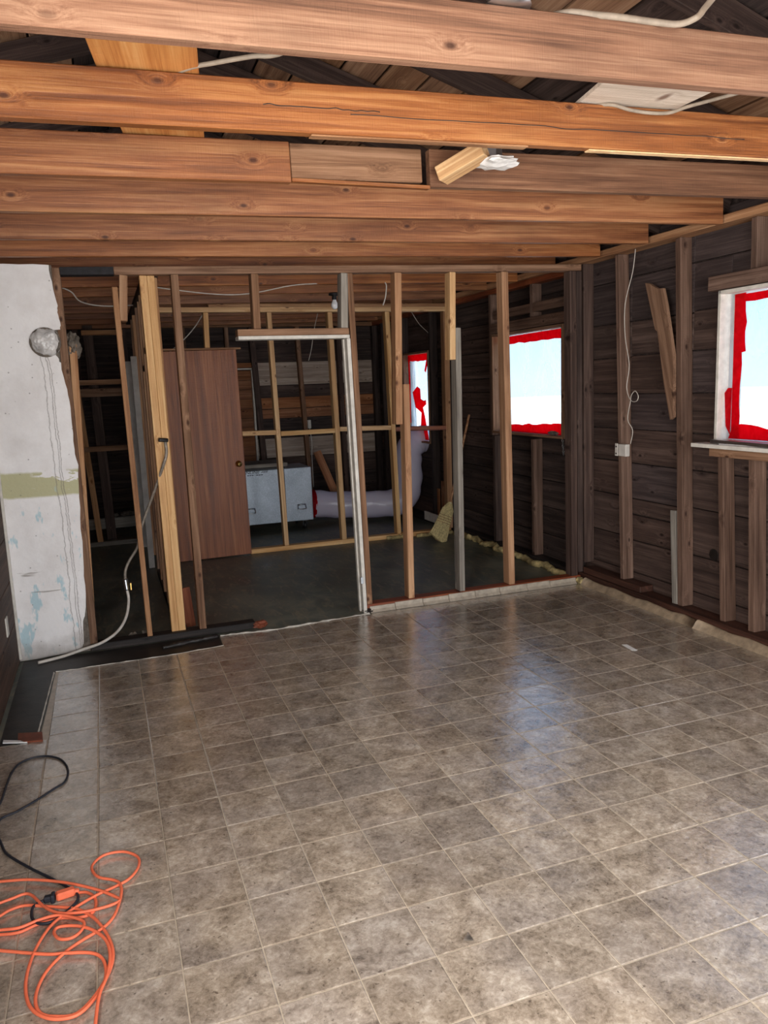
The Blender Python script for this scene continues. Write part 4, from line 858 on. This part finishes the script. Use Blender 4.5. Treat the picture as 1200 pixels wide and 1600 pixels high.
# ------------------------------------------------------------------ loose boards, foam, debris
BRK = [(2.585, 2.223), (2.545, 2.215), (2.5, 2.19), (2.46, 2.172), (2.413, 2.168), (2.376, 2.053), (2.299, 1.739), (2.286, 1.338), (2.315, 1.321), (2.383, 1.562), (2.455, 1.898), (2.478, 1.911)]
o = prism('leaning_board', [(2.962, y, z) for y, z in BRK], (1, 0, 0), 0.024, 'old_stud'); orient(o, (0, 0.26, 0.9), (0, 1, 0)); tag(o, 'broken weathered board leaning against a right wall stud', 'board')
o = lumber('leaning_board', (2.30, 7.66, 0.005), (2.05, 7.9, 0.80), 0.10, 0.03, 'sheathing_warm', None, (1, 0, 0)); tag(o, 'short reddish board leaning by the back wall above the duct', 'board')
o = lumber('white_baseboard_piece', (2.94, 6.45, 0.09), (2.94, 5.86, 0.09), 0.10, 0.018, 'white_paint', None, (0, 0, 1)); tag(o, 'loose white baseboard piece lying behind the broom', 'board')
for k in range(3):
    o = lumber('upright_scrap', (3.03, 6.02 + 0.11 * k, 0.05), (3.03, 6.00 + 0.12 * k, 0.62 - 0.1 * k), 0.05, 0.02, 'sheathing_warm', None, (0, 1, 0)); tag(o, ['tallest', 'middle', 'shortest'][k] + ' upright wood scrap against the wall behind the duct', 'wood scrap', 'upright scraps by the duct')
random.seed(31)
def foam_bead(name, pts, r, label):
    def rf_(t, a): return r * (0.8 + 0.7 * noise.noise(Vector((t * 40, math.cos(a) * 1.2, math.sin(a) * 1.2))))
    return tag(tube(name, pts, r, 'foam', None, 10, 6, rf_), label, 'foam')
foam_bead('spray_foam_bead', [(2.962 - 0.03 * (k % 2), 3.52 + 0.16 * k, 0.012 + 0.008 * (k % 3)) for k in range(14)], 0.034, 'yellowish spray foam bead along the floor under the middle window')
foam_bead('spray_foam_bead', [(2.19 + 0.06 * k, 5.735 - 0.012 * (k % 2), 0.015) for k in range(6)], 0.026, 'yellowish foam clump on the plate of the rear partition')
foam_bead('spray_foam_bead', [(2.52 + 0.07 * k, 5.70 - 0.012 * (k % 2), 0.012) for k in range(7)], 0.024, 'yellowish foam clump on the floor behind the broom head')
foam_bead('spray_foam_bead', [(2.93, 3.24 + 0.02 * k, 0.02) for k in range(4)], 0.028, 'crumbly foam lump in the corner below the partition')
o = prism('sun_patch_strip', [(2.315, 1.932, 0.0012), (2.345, 1.921, 0.0012), (2.336, 1.812, 0.0012), (2.305, 1.822, 0.0012)], (0, 0, 1), 0.0015, 'scrap_sun'); tag(o, 'narrow white strip painted as a sun patch on the tiles near the right wall', 'strip')  # solid white strip stands in for a patch of sunlight on the floor
o = prism('red_brown_shard', [(-1.055, 2.135, 0.001), (-0.945, 2.10, 0.001), (-0.935, 2.0, 0.001), (-1.02, 2.02, 0.001), (-1.05, 2.06, 0.001)], (0, 0, 1), 0.008, 'shard'); tag(o, 'red brown plywood shard on the floor by the left wall', 'shard')
o = prism('white_sliver', [(-1.115, 2.085, 0.0012), (-1.005, 2.027, 0.0012), (-1.005, 2.012, 0.0012), (-1.115, 2.055, 0.0012)], (0, 0, 1), 0.006, 'scrap_sun'); tag(o, 'thin white sliver on the floor beside the brown shard', 'shard')
o = prism('dark_chip', [(0.325, 0.027, 0.001), (0.351, 0.051, 0.001), (0.351, 0.016, 0.001)], (0, 0, 1), 0.004, 'rag'); tag(o, 'small dark triangular chip on the foreground tiles', 'chip')
o = tube('black_mastic_ridge', [(-0.30 + 0.06 * k, 3.16 + 0.012 * k + J(0.01), 0.004) for k in range(7)], 0.02, 'tar', None, 8, 4, lambda t, a: 0.016 + 0.012 * noise.noise(Vector((t * 30, math.cos(a), math.sin(a))))); tag(o, 'crumbled black mastic ridge at the edge of the vinyl', 'debris')
for x, y, s in ((-0.47, 3.44, 0.030), (-0.38, 3.43, 0.034), (-0.60, 3.43, 0.026)):
    o = lump('plaster_crumb', (x, y, s * 0.6), s, s * 0.5, s, 'rag', None, 0.5, 7, 3); tag(o, {-0.47: 'middle', -0.38: 'right', -0.60: 'left'}[x] + ' grey plaster crumb behind the dark bottom plate', 'debris', 'plaster crumbs')
tr = tag(lumber('window_tool', (2.90, 1.30, 1.206), (2.935, 1.90, 1.206), 0.05, 0.022, 'steel', None, (1, 0, 0)), 'flat metal bar lying on the white window shelf', 'bar')
o = prism('plastic_scrap', [(2.885, 1.80, 1.193), (2.895, 1.50, 1.193), (2.955, 1.55, 1.193), (2.95, 1.72, 1.193)], (0, 0, 1), 0.006, 'plastic_bag'); o.location.x -= 0.0; tag(o, 'crumpled grey plastic scrap on the edge of the window shelf', 'plastic')
o = lump('sill_clutter', (3.02, 3.80, 1.165), 0.02, 0.07, 0.018, 'rag', None, 0.4, 6, 3); tag(o, 'small grey bundle on the sill of the middle window', 'bundle')
ch = empty('pull_chain', (2.985, 3.62, 1.0), 'short chain hanging beside the sill of the middle window', 'chain')
for k in range(6):
    c = Vector((2.978, 3.60 - 0.003 * k, 1.115 - 0.022 * k)); tube('chain_link', [c + (Vector((0, math.cos(a) * 0.007, math.sin(a) * 0.014)) if k % 2 else Vector((math.cos(a) * 0.007, 0, math.sin(a) * 0.014))) for a in [math.pi * q / 5 for q in range(11)]], 0.002, 'steel', ch, 6, 1, None, False)

# ------------------------------------------------------------------ extension cords
ORANGE = [[-0.756,0.711],[-0.72,0.701],[-0.693,0.658],[-0.692,0.607],[-0.707,0.579],[-0.746,0.579],[-0.792,0.596],[-0.858,0.595],[-0.911,0.578],[-0.965,0.59],[-0.999,0.604],[-1.02,0.65],[-1.008,0.677],[-0.975,0.678],[-0.949,0.696],[-0.905,0.702],[-0.84,0.67],[-0.759,0.626],[-0.724,0.591],[-0.689,0.538],[-0.656,0.451],[-0.641,0.367],[-0.652,0.292],[-0.688,0.216],[-0.735,0.166],[-0.787,0.177],[-0.824,0.203],[-0.841,0.251],[-0.838,0.308],[-0.817,0.368],[-0.774,0.423],[-0.722,0.461],[-0.667,0.492],[-0.633,0.543],[-0.612,0.634],[-0.615,0.693],[-0.636,0.724],[-0.685,0.764],[-0.704,0.832],[-0.666,0.885],[-0.601,0.881],[-0.554,0.833],[-0.552,0.773],[-0.581,0.717],[-0.624,0.69],[-0.69,0.662],[-0.753,0.623],[-0.813,0.572],[-0.851,0.489],[-0.869,0.398],[-0.871,0.321],[-0.858,0.251],[-0.831,0.202],[-0.787,0.167],[-0.735,0.159],[-0.697,0.192],[-0.668,0.245],[-0.661,0.303],[-0.673,0.356],[-0.704,0.39],[-0.768,0.416],[-0.826,0.435],[-0.956,0.503],[-0.999,0.526],[-1.043,0.697],[-1.044,0.882],[-0.996,0.867],[-0.905,0.839],[-0.812,0.788],[-0.739,0.735],[-0.672,0.675],[-0.629,0.625],[-0.617,0.605],[-0.629,0.593],[-0.667,0.586],[-0.73,0.589],[-0.798,0.613],[-0.846,0.667],[-0.885,0.74],[-0.91,0.761],[-0.949,0.751],[-0.982,0.743],[-1.014,0.734],[-1.009,0.645],[-0.993,0.602],[-0.966,0.598],[-0.911,0.586],[-0.858,0.6],[-0.803,0.601],[-0.746,0.562],[-0.723,0.529],[-0.733,0.492],[-0.759,0.473],[-0.792,0.484],[-0.808,0.52],[-0.795,0.541],[-0.745,0.525],[-0.7,0.488],[-0.662,0.427],[-0.649,0.354],[-0.658,0.271],[-0.678,0.205],[-0.687,0.115],[-0.689,0.063]]
BLACK = [[-1.091,1.239],[-1.06,1.446],[-1.052,1.597],[-1.043,1.712],[-1.02,1.79],[-0.97,1.827],[-0.908,1.819],[-0.854,1.768],[-0.821,1.688],[-0.81,1.602],[-0.822,1.524],[-0.863,1.479],[-0.915,1.42],[-0.987,1.352],[-1.045,1.313],[-1.045,1.219],[-1.02,1.127],[-0.99,1.042],[-0.907,0.922],[-0.834,0.829],[-0.775,0.749],[-0.747,0.692],[-0.75,0.652],[-0.785,0.607],[-0.82,0.581],[-0.858,0.591],[-0.879,0.631],[-0.879,0.68],[-0.861,0.699],[-0.846,0.703]]
oc = empty('orange_extension_cord', (-0.75, 0.5, 0), 'tangled orange extension cord on the tiles at lower left', 'cord')
n = len(ORANGE); layer = lambda k: 0.0052 + 0.008 * (0 if k < 13 else 1 if k < 34 else 1.5 if k < 45 else 2 if k < 62 else 2.6 if k < 84 else 3.2) * (0.4 if k > 40 else 0.6)
tube('cord', [(x, y, layer(k)) for k, (x, y) in enumerate(ORANGE)], 0.0048, 'orange', oc, 8, 5)
lumber('socket_end', (-0.812, 0.700, 0.016), (-0.755, 0.712, 0.014), 0.026, 0.028, 'orange', oc, (0, 0, 1), 0.005)
lumber('socket_grip', (-0.770, 0.709, 0.014), (-0.742, 0.709, 0.010), 0.018, 0.018, 'orange', oc, (0, 0, 1), 0.004)
bc = empty('black_extension_cord', (-0.95, 1.3, 0), 'black cord looping over the tiles and plugged into the orange one', 'cord')
tube('cord', [(x, y, 0.0048 + (0.006 if k > 20 else 0) - (0.0)) for k, (x, y) in enumerate(BLACK)], 0.0046, 'cordblack', bc, 8, 5)
pl = lumber('plug', (-0.848, 0.703, 0.014), (-0.822, 0.699, 0.016), 0.020, 0.022, 'cordblack', bc, (0, 0, 1), 0.004); lumber('plug_flange', (-0.8265, 0.6995, 0.0165), (-0.8145, 0.6985, 0.0165), 0.028, 0.03, 'cordblack', pl, (0, 0, 1), 0.003)
